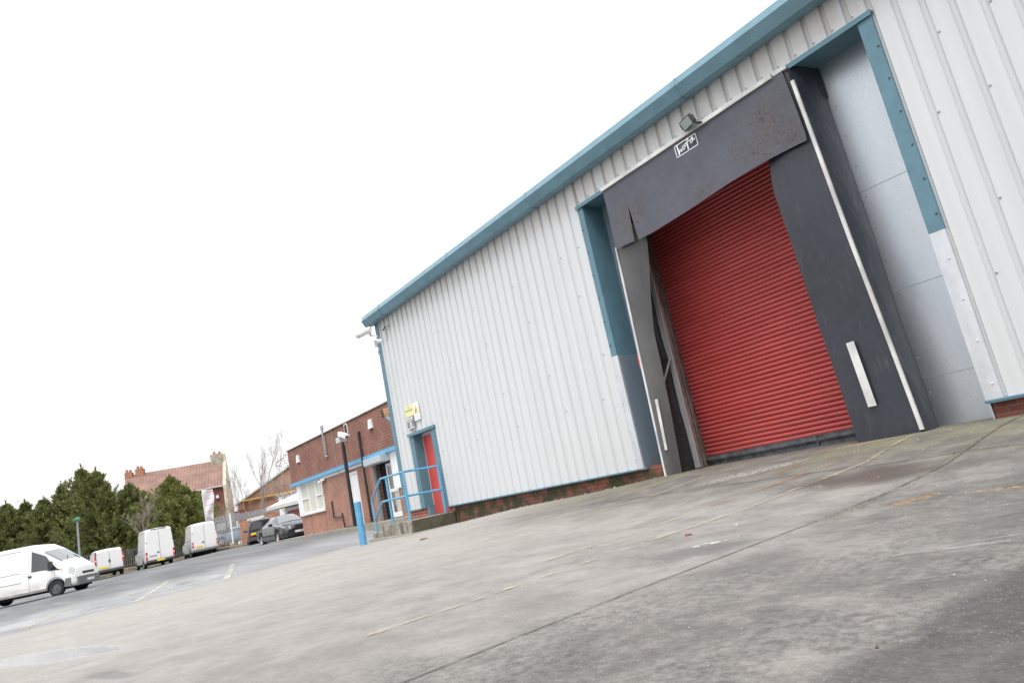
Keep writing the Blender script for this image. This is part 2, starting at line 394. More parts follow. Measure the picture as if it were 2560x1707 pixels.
# ------------------------------------------------------------------ ground
def gcol():
    m, nt, b = newmat('yard_surface')
    g = N(nt, 'ShaderNodeNewGeometry'); sp = N(nt, 'ShaderNodeSeparateXYZ'); L(nt, g.outputs['Position'], sp.inputs[0])
    X, Y = sp.outputs['X'], sp.outputs['Y']; P = coords(nt, geo=True)
    PS = coords(nt, (1.0, .45, 1), geo=True)
    n1 = noise(nt, P, .35, 6, .6); n2 = noise(nt, P, 2.3, 8, .68); n3 = noise(nt, P, 90, 4, .7); n4 = noise(nt, PS, 1.1, 6, .62)
    n5 = noise(nt, P, 22, 6, .75)
    # warm worn concrete
    conc = ramp(nt, n2, [(.28, (.265, .248, .230)), (.5, (.315, .297, .277)), (.72, (.36, .342, .322))])
    conc = mix(nt, math_(nt, 'MULTIPLY', mr(nt, n1, .35, .65), .35), conc, (.36, .34, .315))
    # darker, pitted and oily area near the camera on the right
    wv = math_(nt, 'ADD', X, math_(nt, 'MULTIPLY', math_(nt, 'SUBTRACT', n4, .5), 6.5))
    dk = mr(nt, wv, -4.4, -1.4)
    conc = mix(nt, mr(nt, X, -11, -2.5, 0, .62), conc, mix(nt, mr(nt, n2, .3, .7), (.13, .122, .112), (.27, .254, .235)))
    conc = mix(nt, math_(nt, 'MULTIPLY', mr(nt, Y, 5.6, 7.2), mr(nt, X, -12, -8)), conc, mix(nt, mr(nt, n2, .3, .7), (.115, .106, .095), (.21, .195, .175)))
    dark = ramp(nt, math_(nt, 'ADD', math_(nt, 'MULTIPLY', n2, .65), math_(nt, 'MULTIPLY', n5, .35)), [(.36, (.055, .052, .051)), (.49, (.105, .098, .092)), (.64, (.235, .219, .200))])
    col = mix(nt, math_(nt, 'MULTIPLY', dk, .80), conc, dark)
    # near-black patch at lower right
    px = math_(nt, 'ADD', X, math_(nt, 'MULTIPLY', math_(nt, 'SUBTRACT', n2, .5), .5))
    pm = math_(nt, 'MULTIPLY', mr(nt, px, -1.24, -1.12), mr(nt, math_(nt, 'ADD', Y, math_(nt, 'MULTIPLY', math_(nt, 'SUBTRACT', n2, .5), .6)), 3.4, 2.9))
    col = mix(nt, math_(nt, 'MULTIPLY', pm, .72), col, mix(nt, n5, (.025, .024, .026), (.10, .096, .096)))
    # fine grit: dark pits and pale specks
    col = mix(nt, .75, col, mix(nt, n3, (.35, .35, .35), (1.62, 1.62, 1.62)), 'MULTIPLY')
    vo = N(nt, 'ShaderNodeTexVoronoi'); vo.inputs['Scale'].default_value = 85; L(nt, P, vo.inputs['Vector'])
    sc = N(nt, 'ShaderNodeSeparateColor'); L(nt, vo.outputs['Color'], sc.inputs[0])
    speck = math_(nt, 'MULTIPLY', mr(nt, vo.outputs['Distance'], .30, .16), mr(nt, sc.outputs[0], .66, .76))
    speck = math_(nt, 'MULTIPLY', speck, mr(nt, n4, .42, .6, .15, 1))
    near = mr(nt, wv, -6.5, -2, .10, .5)
    col = mix(nt, math_(nt, 'MULTIPLY', speck, near), col, (.52, .50, .47))
    # moss and damp on the ramp by the wall
    gr = math_(nt, 'MULTIPLY', mr(nt, Y, 6.9, 8.2), mr(nt, n2, .36, .56)); gr = math_(nt, 'MULTIPLY', gr, mr(nt, X, -12.5, -10))
    inner = math_(nt, 'SUBTRACT', 1, math_(nt, 'MULTIPLY', mr(nt, X, -7.6, -7.1), mr(nt, X, -4.9, -5.4)))
    col = mix(nt, math_(nt, 'MULTIPLY', math_(nt, 'MULTIPLY', gr, inner), .62), col, (.19, .18, .105))
    # oily stain in front of the right-hand pad
    d = N(nt, 'ShaderNodeVectorMath'); d.operation = 'DISTANCE'
    mp = coords(nt, (.8, 2.0, 0), geo=True)
    off = N(nt, 'ShaderNodeVectorMath'); off.operation = 'ADD'; L(nt, mp, off.inputs[0])
    nz = N(nt, 'ShaderNodeTexNoise'); nz.inputs['Scale'].default_value = 1.6; L(nt, P, nz.inputs['Vector'])
    sv = N(nt, 'ShaderNodeVectorMath'); sv.operation = 'MULTIPLY_ADD'; L(nt, nz.outputs['Color'], sv.inputs[0]); sv.inputs[1].default_value = (1.2, 1.2, 0); sv.inputs[2].default_value = (-.6, -.6, 0)
    L(nt, sv.outputs[0], off.inputs[1]); L(nt, off.outputs[0], d.inputs[0]); d.inputs[1].default_value = (-3.45 * .8, 6.4 * 2.0, 0)
    oil = mr(nt, d.outputs['Value'], .95, .25)
    col = mix(nt, math_(nt, 'MULTIPLY', oil, .8), col, (.075, .06, .053))
    # asphalt of the far lane, beyond the concrete
    ex = math_(nt, 'ADD', math_(nt, 'MULTIPLY', Y, -.45), -14.2)           # border x = -14.2 - .45 y
    e = math_(nt, 'SUBTRACT', X, ex); e = math_(nt, 'ADD', e, math_(nt, 'MULTIPLY', math_(nt, 'SUBTRACT', n1, .5), 2.0))
    am = mr(nt, e, .5, -.7); 
    aw = mr(nt, e, -5, -9)
    n6 = noise(nt, coords(nt, (.12, .8, 1), geo=True), 1.0, 6, .6)
    asp = ramp(nt, n6, [(.3, (.21, .212, .218)), (.6, (.29, .293, .30)), (.75, (.40, .405, .41))])
    asp2 = ramp(nt, n6, [(.3, (.11, .112, .117)), (.6, (.175, .178, .183)), (.78, (.28, .283, .29))])
    col = mix(nt, am, col, mix(nt, aw, asp, asp2))
    def blob(cx, cy, ax, ay, ang, amp=.5):
        m_ = N(nt, 'ShaderNodeMapping'); m_.vector_type = 'TEXTURE'; m_.inputs['Location'].default_value = (cx, cy, 0); m_.inputs['Rotation'].default_value = (0, 0, ang); m_.inputs['Scale'].default_value = (ax, ay, 1)
        g2 = N(nt, 'ShaderNodeVectorMath'); g2.operation = 'MULTIPLY'; L(nt, g.outputs['Position'], g2.inputs[0]); g2.inputs[1].default_value = (1, 1, 0); L(nt, g2.outputs[0], m_.inputs['Vector'])
        ln = N(nt, 'ShaderNodeVectorMath'); ln.operation = 'LENGTH'; L(nt, m_.outputs[0], ln.inputs[0])
        return mr(nt, math_(nt, 'ADD', ln.outputs['Value'], math_(nt, 'MULTIPLY', math_(nt, 'SUBTRACT', n2, .5), amp * 2.2)), 1.0, .45)
    pud = None
    for a_ in ((-8.3, .35, 1.7, .42, .35), (-6.9, -.55, 1.2, .3, .3), (-17.2, .6, 1.6, 3.4, -.3), (-15.3, -1.6, 1.0, 1.6, 0), (-19.5, 3.4, 1.8, 1.6, .2), (-11.5, 2.2, 1.2, .12, .8)):
        q_ = blob(*a_); pud = q_ if pud is None else math_(nt, 'MAXIMUM', pud, q_)
    drk = math_(nt, 'MAXIMUM', blob(-5.6, .55, .5, .10, .2), blob(-3.3, 3.75, .5, .35, .1, .6))
    col = mix(nt, math_(nt, 'MULTIPLY', drk, .45), col, (.10, .10, .10))
    lt = None
    for a_ in ((-2.6, 2.4, .9, .5, .9, .9), (-1.5, 1.9, .35, .9, -.3, .9), (-2.0, 3.6, .35, .9, .2, 1.0), (-3.2, 5.3, .25, 1.3, -.35, .9), (-2.9, 1.5, .8, .6, 0, .9), (-1.3, 3.1, .5, .22, .6, .9)):
        q_ = blob(*a_); lt = q_ if lt is None else math_(nt, 'MAXIMUM', lt, q_)
    col = mix(nt, math_(nt, 'MULTIPLY', math_(nt, 'MULTIPLY', lt, mr(nt, n5, .38, .62)), .40), col, (.30, .285, .265))
    for c_, a_, k_ in (((.52, .53, .51), (-3.42, 3.99, .17, .075, .9, .9), (.46, .54)), ((.45, .44, .42), (-3.88, 6.1, .12, .22, 0, 1.0), (.52, .62)), ((.36, .20, .07), (-2.53, 5.15, .09, .26, -.45, .8), (.46, .60)), ((.42, .25, .10), (-2.0, 5.24, .25, .05, 0, .8), (.46, .6)),
                       ((.40, .27, .10), (-4.55, 8.7, .5, .10, .1, .8), (.36, .6)), ((.22, .08, .05), (-3.5, 6.5, .5, .10, -.9, 1.0), (.54, .64)), ((.40, .39, .36), (-5.6, 7.6, .9, .25, .5, .9), (.45, .6))):
        col = mix(nt, math_(nt, 'MULTIPLY', blob(*a_), mr(nt, n5, *k_)), col, c_)
    col = mix(nt, math_(nt, 'MULTIPLY', pud, .4), col, (.36, .37, .385))
    L(nt, col, b.inputs['Base Color'])
    # roughness: damp shiny streaks on the far left
    wet = mr(nt, noise(nt, coords(nt, (.13, .9, 1), geo=True), .9, 4), .56, .66)
    wl = math_(nt, 'MULTIPLY', math_(nt, 'MULTIPLY', wet, mr(nt, X, -6.5, -9)), mr(nt, Y, 3.5, 1.5))
    wl = math_(nt, 'MAXIMUM', math_(nt, 'MULTIPLY', wl, .5), math_(nt, 'MULTIPLY', pud, .95))
    L(nt, mr(nt, math_(nt, 'MAXIMUM', wl, math_(nt, 'MULTIPLY', oil, .4)), 0, 1, .85, .16), b.inputs['Roughness'])
    b.inputs['Specular IOR Level'].default_value = .35
    hb = math_(nt, 'ADD', math_(nt, 'MULTIPLY', n3, .5), math_(nt, 'MULTIPLY', n5, .5)); bump(nt, b, hb, .55, .008)
    MATS['yard_surface'] = m
gcol()

def axis(lo, hi, fine_lo, fine_hi, step, grow=1.35):
    r = []; x = fine_lo
    while x <= fine_hi + 1e-6: r.append(x); x += step
    s = step; x = r[-1]
    while x < hi: s *= grow; x += s; r.append(min(x, hi))
    s = step; x = r[0]
    while x > lo: s *= grow; x -= s; r.insert(0, max(x, lo))
    return r
g = MB()
xs = axis(-900, 700, -26, 4, .4); ys = axis(-600, 900, -2, 14, .25)
g.grid([[(x, y, gz(x, y)) for y in ys] for x in xs])
tag(g.build('ground', 'yard_surface', smooth=True), kind='structure')

def worn(name, col, cover=.5, soft=.12, scale=5, rough=.8):
    m, nt, b = newmat(name); b.inputs['Base Color'].default_value = c4(col); b.inputs['Roughness'].default_value = rough
    P = coords(nt, geo=True)
    f = noise(nt, P, scale, 8, .72); f2 = noise(nt, P, 1.1, 3)
    k = math_(nt, 'ADD', math_(nt, 'MULTIPLY', f, .7), math_(nt, 'MULTIPLY', f2, .3))
    a = mr(nt, k, cover + soft, cover - soft); L(nt, a, b.inputs['Alpha']); MATS[name] = m
worn('line_yellow', (.50, .44, .30), .47, .16); worn('line_bold', (.60, .57, .47), .49, .16); worn('line_faint', (.62, .53, .33), .42, .10)
worn('line_orange', (.50, .24, .10), .46); worn('joint_dark', (.07, .068, .045), .56, .12, 9); worn('white_splash', (.78, .79, .78), .52, .05, 7)
worn('rust_orange', (.50, .25, .07), .52, .14, 8); worn('scuff_pale', (.42, .41, .39), .44, .16, 4)
worn('puddle_damp', (.36, .365, .375), .52, .10, 1.2, .12); worn('red_scuff', (.40, .12, .06), .46, .1, 9)
def strip(name, pts, w, mat, lift=.007, taper=False):
    mb = MB(); P = []
    for k in range(len(pts) - 1):
        a, b2 = Vector(pts[k]), Vector(pts[k + 1]); n = max(1, int((b2 - a).length / .2))
        for j in range(n): P.append(a.lerp(b2, j / n))
    P.append(Vector(pts[-1])); rows = []
    for k, p in enumerate(P):
        t = (P[min(k + 1, len(P) - 1)] - P[max(k - 1, 0)]).normalized(); nrm = Vector((-t.y, t.x)); ww = w * (math.sin(math.pi * (k + .3) / (len(P) - .4)) if taper else 1) / 2
        rows.append([(q.x, q.y, gz(q.x, q.y) + lift) for q in (p + nrm * ww, p, p - nrm * ww)])
    mb.grid(rows); return tag(mb.build(name, mat), kind='structure')
strip('lane_line', [(-4.0, 1.7), (-4.18, 3.2), (-4.3, 4.9), (-4.1, 6.2), (-3.75, 7.1), (-3.95, 8.7)], .035, 'line_faint')
strip('lane_line', [(-4.02, 1.66), (-4.06, 2.36)], .035, 'line_yellow', .011)
strip('lane_line', [(-4.3, 4.3), (-4.3, 5.2), (-4.1, 6.2), (-3.8, 7.1), (-3.97, 8.6)], .04, 'line_yellow', .011)
strip('lane_line', [(-4.9, 3.65), (-5.03, 4.82), (-4.96, 5.8)], .04, 'line_yellow')
strip('lane_line', [(-4.96, 5.86), (-4.6, 6.6), (-4.3, 7.3)], .035, 'line_orange')
strip('lane_line', [(-7.44, 3.69), (-7.7, 5.6)], .035, 'line_faint')
strip('lane_line', [(-7.72, 5.65), (-7.1, 6.6), (-6.65, 7.0), (-6.5, 8.0), (-6.2, 8.6)], .04, 'line_yellow')
strip('lane_line', [(-7.0, 8.55), (-6.1, 8.62), (-5.0, 8.65)], .035, 'line_orange')
strip('lane_line', [(-6.8, 1.7), (-6.92, 2.0)], .035, 'line_yellow')
strip('lane_line', [(-10.2, 3.5), (-10.4, 4.4)], .035, 'line_faint')
strip('lane_line', [(-5.0, 7.2), (-4.75, 7.75)], .03, 'line_orange')
strip('slab_joint', [(-2.72, 1.0), (-2.85, 2.6), (-2.92, 4.1), (-2.95, 5.2), (-2.8, 6.5), (-2.9, 9.0)], .012, 'joint_dark', .005)
strip('slab_joint', [(-11, 7.1), (-6.65, 6.98), (-4.22, 6.96), (-3.25, 6.85), (-2.8, 6.95), (-1.2, 6.6), (2, 6.9)], .013, 'joint_dark', .005)
strip('bay_line', [(-16.04, 3.76), (-24.1, 5.9)], .13, 'line_bold'); strip('bay_line', [(-15.4, 1.97), (-22.9, 3.84)], .11, 'line_bold')
strip('bay_line', [(-14.73, .23), (-22.3, 1.7)], .10, 'line_yellow'); strip('bay_line', [(-14.73, .23), (-14.9, -2)], .09, 'line_faint')
strip('bay_line', [(-19.3, 1.1), (-15.3, 1.95), (-15.6, 2.2), (-16.0, 3.76)], .07, 'line_faint', .011)
strip('bay_line', [(-24.2, 4.0), (-20, 4.8)], .09, 'line_faint'); strip('bay_line', [(-20.4, 4.98), (-16.5, 5.5)], .07, 'line_faint')
strip('bay_line', [(-23.1, 6.85), (-15.9, 6.1)], .09, 'line_yellow'); strip('bay_line', [(-27, 5.4), (-25.6, 7.6), (-26.5, 10.4)], .16, 'line_yellow')
strip('bay_line', [(-28.3, 5.4), (-27, 7.6), (-28, 10.4)], .12, 'line_faint')
strip('bay_line', [(-13.0, -2.5), (-13.4, -.6), (-14.7, .2)], .08, 'line_faint', .011)
for pts, w in (([(-3.3, 4.9), (-3.0, 5.4), (-2.7, 5.9)], .03), ([(-1.9, 3.2), (-1.3, 3.5), (-1.0, 4.0)], .02), ([(-1.75, 3.3), (-1.2, 3.75)], .012), ([(-1.2, 3.9), (-1.15, 3.4)], .008), ([(-1.5, 4.4), (-1.0, 4.1)], .008)):
    strip('scuff_mark', pts, w, 'scuff_pale', .009, True)

# ------------------------------------------------------------------ warehouse
WX = -17.86; PITCH = .2727; PH = -3.09
W0 = (-12.0, 9.0, -.45)
wh = thing('warehouse', 'long white ribbed metal warehouse with blue-grey gutter and low brick plinth', 'warehouse', W0)
YF = 9.0; GD = .034
def rib_strip(mb, x0, x1, z0, z1):
    xs_ = [x0]; k0 = int(math.floor((x0 - PH) / PITCH)) - 1
    prof = []
    k = k0
    while True:
        c = PH + k * PITCH
        if c - .06 > x1: break
        prof += [(c - .040, 0), (c - .031, GD), (c + .014, GD), (c + .038, 0), (c + PITCH / 2, .0)]
        k += 1
    P = [(x0, 0)] + [p for p in prof if x0 + .002 < p[0] < x1 - .002] + [(x1, 0)]
    zz = [z0, z1]
    mb.grid([[(x, YF + d, z) for x, d in P] for z in zz])
w = MB()
TOP = 5.5
DL, DR, DT = -16.93, -15.50, 1.88          # personnel door trim outer edges
OL, OR, OT = -8.84, -3.10, 4.80            # dock recess outer edges
rib_strip(w, WX + .19, DL + .02, -.05, TOP); rib_strip(w, DL + .02, DR - .02, DT, TOP); rib_strip(w, DR - .02, OL + .03, -.13, TOP)
rib_strip(w, OL + .03, OR - .03, OT + .02, TOP); rib_strip(w, OR - .03, 16, -.13, TOP)
w.build('cladding', 'white_sheet', wh)
lp_ = MB()
for k in range(-53, 70, 4):
    x = PH + k * PITCH + .052
    if WX + .25 < x < OL - .1 or x > OR + .05:
        if not (DL < x < DR): lp_.box(x, x + .006, YF - .0025, YF + .001, -.12, 5.35)
lp_.build('sheet_lap', 'aluminium', wh)['kind'] = 'stuff'
s = MB()                                   # fixing screws
def screw(x, z, y=YF - .004, r=.013): s.lathe([(0, -.008), (r, -.006), (r * 1.2, 0), (r * 1.2, .004)], (x, y, z), (0, 1, 0), 7)
for k in range(-54, 40):
    x = PH + k * PITCH
    for j, z in enumerate((1.05, 2.0, 3.05, 4.1)):
        if OL - .05 < x < OR + .05 or (x < DR + .05 and z < 2) or x < WX + .3: continue
        if (k + j) % 2 == 0 or x < -9.5 and (k + j) % 3: continue
        screw(x + .055, z + .17 * ((k % 2)))
    if OL < x < OR: screw(x + .05, OT + .10)
s.build('fixing_screw', 'grey_metal', wh)['kind'] = 'stuff'
b = MB(); b.box(-15.3, OL - .12 + .3, YF + .05, YF + .3, -1.0, -.12); b.box(OL + .18, -8.15, YF + .05, YF + .3, -1.0, -.115)
b.box(OR - .16, 16, YF + .05, YF + .3, -1.0, -.12); b.build('brick_plinth', 'brick_plinth', wh, split=True)
b = MB(); b.box(WX + .05, -16.74, YF + .05, YF + .3, -1.0, -.04); b.box(-15.62, -15.302, YF + .04, YF + .3, -1.0, -.121); b.build('brick_pier', 'brick_red', wh, split=True)
t = MB()
t.prism([(DR, YF - .05, -.155), (DR, YF - .055, -.135), (DR, YF + .05, -.115), (DR, YF + .05, -.155)], (OL - DR, 0, 0)); t.box(OL + .001, OL + .2, YF - .01, YF + .06, -.155, -.125)
t.prism([(OR - .18, YF - .05, -.16), (OR - .18, YF - .055, -.13), (OR - .18, YF + .05, -.11), (OR - .18, YF + .05, -.16)], (16 - OR, 0, 0))
t.box(WX, DL, YF - .03, YF + .05, -.08, -.05); t.build('drip_trim', 'trim_blue', wh, split=True)
t = MB(); t.box(WX, WX + .2, YF - .012, YF + .03, -.06, TOP); t.box(WX - .012, WX, YF - .012, YF + .2, -.06, TOP); t.build('corner_trim', 'trim_blue', wh)
# gutter
gp = [(9.02, 5.33), (8.80, 5.30), (8.71, 5.39), (8.66, 5.43), (8.66, 5.52), (8.80, 5.62), (9.02, 5.66)]
gp = [(9.02, 5.32), (8.86, 5.285), (8.76, 5.30), (8.67, 5.47), (8.72, 5.605), (8.84, 5.66), (9.02, 5.70)]
t = MB(); t.prism([(WX - .16, y, z) for y, z in gp], (34, 0, 0)); go = t.build('gutter', 'gutter_blue', wh)
t = MB()
for x in (-16.9, -13.1, -9.9, -5.9, -2.2): t.prism([(x, 8.86 + (y - 8.86) * 1.045 if y < 9 else y, 5.5 + (z - 5.5) * 1.045) for y, z in gp], (.035, 0, 0))
t.build('gutter_joint', 'gutter_blue', go, split=True)
t = MB()
for x in (-9.9, -5.9, -2.2):
    for k in range(6): t.lathe([(0, -.004), (.007, -.003), (.009, .002)], (x - .04 + .12 * (k % 2), 8.685, 5.44 + .045 * (k // 2)), (0, 1, .1), 6)
t.build('rivet', 'grey_metal', go, split=True)
t = MB(); t.face([(WX - .05, 9.02, 5.70), (16, 9.02, 5.70), (16, 24, 7.2), (WX - .05, 24, 7.2)]); t.face([(WX - .05, 39, 5.7), (16, 39, 5.7), (16, 24, 7.2), (WX - .05, 24, 7.2)]); t.build('roof', 'grey_roof', wh)
t = MB()
t.box(WX, WX + .05, YF + .2, 39, -.06, 5.5); t.prism([(WX, YF + .2, 5.5), (WX, 39, 5.5), (WX, 24, 7.15)], (.05, 0, 0)); t.box(15.9, 16, YF + .03, 39, -.7, 5.5); t.box(WX, 16, 38.9, 39, -.7, 5.5)
t.box(WX + .05, WX + .3, YF + .3, 39, -1, -.06); t.build('end_wall', 'white_sheet', wh)
# dock recess
t = MB()
t.box(OL, OL + .14, YF - .014, YF + .03, 1.90, OT - .03); t.box(OR - .18, OR, YF - .014, YF + .03, 1.90, OT - .03)
t.box(OL - .02, OR + .02, YF - .04, YF + .5, OT, OT + .035); t.box(OL - .02, OR + .02, YF - .045, YF - .04, OT - .035, OT + .035)
t.box(OL + .12, OL + .14, YF + .031, YF + .5, 1.90, OT); t.box(OR - .18, OR - .16, YF + .031, YF + .5, 1.9, OT)
t.build('recess_trim', 'trim_blue', wh, split=True)
t = MB()
t.box(OL, OL + .141, YF - .012, YF + .03, -.13, 1.898); t.box(OR - .18, OR, YF - .012, YF + .03, -.12, 1.898); t.build('lower_flashing', 'aluminium', wh, split=True)
t = MB(); t.box(OL + .12, OL + .142, YF + .031, YF + .5, -.13, 1.898); t.build('lower_reveal', 'blue_grey_sheet', wh)
t = MB(); t.box(OR - .18, OR - .16, YF + .031, YF + .5, -.4, 1.898); t.box(-4.2, OR - .18, 9.5, 9.56, -.4, 5.0); t.build('recess_sheet', 'galvanised', wh)
t = MB(); t.box(OL + .14, -8.101, 9.5, 9.56, -.12, 5.0); t.build('recess_sheet', 'blue_grey_sheet', wh)
t = MB(); t.box(-8.1, -4.2, 9.5, 9.56, 4.28, 5.0); t.build('recess_sheet', 'dark_plastic', wh)
t = MB()
for z in (2.88, 1.46, .28): t.box(-4.1, OR - .18, 9.4955, 9.4985, z, z + .006)
for z in [i * .45 + .1 for i in range(10)]:
    t.lathe([(0, -.006), (.01, -.004), (.012, .0)], (-4.04, 9.497, z), (0, 1, 0), 6); t.lathe([(0, -.006), (.01, -.004), (.012, .0)], (-8.62, 9.497, z), (0, 1, 0), 6)
t.build('sheet_seam', 'grey_metal', wh, split=True)
t = MB()
for z in [2.1 + .45 * i for i in range(6)]:
    for x in (OL + .03, OR - .03): t.lathe([(0, -.008), (.013, -.006), (.015, .004)], (x, YF - .016, z), (0, 1, 0), 8)
for z in [.15 + .5 * i for i in range(4)]:
    for x in (DL + .03, DR - .03): t.lathe([(0, -.008), (.013, -.006), (.015, .004)], (x, YF - .016, z), (0, 1, 0), 8)
for z in [.4 + .62 * i for i in range(8)]: t.lathe([(0, -.008), (.013, -.006), (.015, .004)], (WX + .17, YF - .016, z), (0, 1, 0), 8)
t.build('dark_screw', 'bumper_dark', wh, split=True)
t = MB()
for z in (1.55, 1.05, .55, .05): 
    for x in (OL + .03, OR - .04): t.lathe([(0, -.008), (.013, -.006), (.015, .004)], (x - .02, YF - .016, z), (0, 1, 0), 8)
t.build('bright_screw', 'aluminium', wh, split=True)
# roller shutter
SY = 10.04; SX0, SX1 = -8.15, -4.3; zb = -.168
rows = []; nsl = 62; ph_ = .0745
prof = [(0, .022), (.05, .004), (.16, -.010), (.38, -.017), (.56, -.019), (.74, -.015), (.88, -.006), (.93, .006), (.96, .022)]
sr = random.Random(5)
t = MB()
for k in range(nsl):
    for fz, dy in prof:
        z = zb + (k + fz) * ph_
        rows.append([(lerp(SX0, SX1, j / 16), SY + dy + .005 * mnoise.noise(Vector((j * .55, k * .45, 3))), z + .004 * mnoise.noise(Vector((j * .35, k * .12, 9)))) for j in range(17)])
t.grid(rows); sh = t.build('roller_shutter', 'shutter_red', wh, smooth=True, sharp=50)
t = MB(); t.tube([(SX0, SY - .01, -.225), (SX1, SY - .01, -.225)], .045, 10); t.box(SX0, SX1, SY - .02, SY + .02, -.36, -.155); t.box(-6.02, -6.0, SY - .058, SY - .02, -.3, -.16, 0); t.build('bottom_seal', 'rubber_seal', sh)
t = MB(); t.box(-8.10, -7.92, 9.5, 9.56, -.4, 4.3); t.box(-8.22, -8.16, 9.56, 10.12, -.4, 4.3); t.box(-4.35, -4.2, 9.57, 10.12, -.4, 4.3)
for y in (9.50, 9.56, 9.64): t.box(-7.925, -7.905, y, y + .02, -.3, 4.3)
t.build('shutter_guide', 'guide_steel', sh, split=True)
t = MB(); t.box(-8.0, -7.9, 9.475, 9.5, -.3, 4.3); t.build('guide_cover', 'aluminium', sh)
t = MB(); t.box(-8.1, -4.2, 9.57, 10.4, 4.32, 4.9); t.build('shutter_hood', 'interior_dark', sh)  # out of view behind the top curtain, added to shade the upper slats
# personnel door
t = MB(); t.box(DL, DL + .22, YF - .014, YF + .03, -.06, DT - .03); t.box(DR - .24, DR, YF - .014, YF + .03, -.14, DT - .03)
t.box(DL - .03, DR + .03, YF - .05, YF + .28, DT - .01, DT + .05); t.box(DL - .03, DR + .03, YF - .055, YF - .05, DT - .03, DT + .05)
t.box(DL + .2, DL + .22, YF + .031, YF + .28, -.06, DT - .01); t.box(DR - .24, DR - .22, YF + .031, YF + .28, -.14, DT - .01); t.build('door_trim', 'trim_blue', wh, split=True)
t = MB(); t.box(DL + .22, -15.7, YF + .26, YF + .32, -.27, DT); t.build('door_frame', 'white_paint', wh)
t = MB(); t.box(-16.62, -15.72, YF + .22, YF + .262, -.26, DT - .09); d = t.build('door', 'door_red', wh, bevel=.004)
t = MB(); t.box(-15.86, -15.76, YF + .17, YF + .221, .75, .79); t.build('door_handle', 'grey_metal', d)
t = MB(); t.box(-16.74, -16.62, YF + .06, YF + .258, -.27, -.02); t.build('reveal_box', 'trim_blue', wh)
# thin cable across the gutter end
t = MB(); t.tube([(-17.62, 8.66, 5.6), (-17.6, 8.66, 5.42), (-17.55, 8.78, 5.26), (-17.7, 8.96, 5.18), (-17.75, 8.97, 4.95), (-17.6, 8.97, 4.78), (-17.4, 8.97, 4.7)], .006, 5); t.build('cable', 'grey_metal', wh)

# ------------------------------------------------------------------ dock shelter
D0 = (-6.1, 9.5, -.35)
ds = thing('dock_shelter', 'black rubber dock shelter with white edge strips framing the red roller shutter', 'dock shelter', D0)
FY = 8.95
def surf(x0f, x1f, zs, yf, nx=8):
    return [[(lerp(x0f(z), x1f(z), j / nx), yf(lerp(x0f(z), x1f(z), j / nx), z, j / nx), z) for j in range(nx + 1)] for z in zs]
zs = [3.64 + i * .095 for i in range(13)]
def top_y(x, z, t):
    k = (4.78 - z) / 1.14
    return FY - .02 - .035 * k - .05 * k * k * abs(math.sin(t * 2.2 + .4)) + .03 * k * max(0, 1 - abs(t - .2) * 9)
tl = lambda z: interp(z, [3.6, 3.7, 4.78], [-7.99, -8.02, -8.06]); tr = lambda z: interp(z, [3.6, 3.72, 4.78], [-4.27, -4.26, -4.34])
t = MB()
def sag(r):                                    # right-hand corner hangs lower and curls out
    out = []
    for row in r:
        out.append([(x, y, z - (.05 * math.sin((x + 8.05) * 1.5) * (4.78 - z) / 1.1)) for x, y, z in row])
    return out
L1 = -7.56; L2 = -7.47
t.grid(sag(surf(tl, lambda z: interp(z, [3.6, 4.3, 4.78], [L1, L1 + .0, L1]), zs, lambda x, z, u: top_y(x, z, u * .12) - .02 * max(0, 4.3 - z))))
t.grid(sag(surf(lambda z: interp(z, [3.6, 4.3, 4.78], [L2, L1, L1]), tr, zs, lambda x, z, u: top_y(x, z, .12 + u * .88), 24)))
t.build('top_curtain', 'rubber_top', ds, smooth=True, weld=True)
# logo (strokes of a boxed script)
lg = MB(); LX0, LX1, LZ0, LZ1 = -6.34, -5.91, 4.52, 4.71; LY = FY - .033
def stroke(pts, wd, y=LY):
    pts = [Vector((LX0 + (LX1 - LX0) * a, LZ0 + (LZ1 - LZ0) * b_)) for a, b_ in pts]
    for a, b_ in zip(pts, pts[1:]):
        t_ = (b_ - a).normalized(); n_ = Vector((-t_.y, t_.x)) * wd / 2; a2 = a - t_ * wd * .3; c2 = b_ + t_ * wd * .3
        lg.prism([(p.x, y, p.y) for p in (a2 + n_, c2 + n_, c2 - n_, a2 - n_)], (0, -.003, 0))
stroke([(0, 0), (1, 0), (1, 1), (0, 1), (0, 0)], .014)
stroke([(.12, .92), (.14, .10)], .024, LY - .004); stroke([(.14, .12), (.24, .52), (.27, .46), (.27, .22)], .020, LY - .008); stroke([(.27, .22), (.34, .42)], .014, LY - .012)
stroke([(.42, .62), (.35, .42), (.38, .24), (.46, .34), (.47, .56), (.42, .62)], .020, LY - .016); stroke([(.47, .50), (.56, .46)], .014, LY - .020)
stroke([(.69, .92), (.61, .76), (.60, .06)], .024, LY - .024); stroke([(.50, .60), (.77, .70)], .015, LY - .028)
stroke([(.88, .78), (.78, .62), (.76, .40), (.84, .40), (.90, .72)], .020, LY - .032); stroke([(.90, .74), (.91, .46), (.98, .52)], .020, LY - .036)
lg.build('logo', 'white_trim', ds)
t = MB(); t.box(-8.07, -4.50, FY - .055, FY + .02, 4.765, 4.83); t.box(-4.48, -4.27, FY - .03, FY + .02, 4.78, 4.84); t.build('edge_strip', 'strip_white', ds)
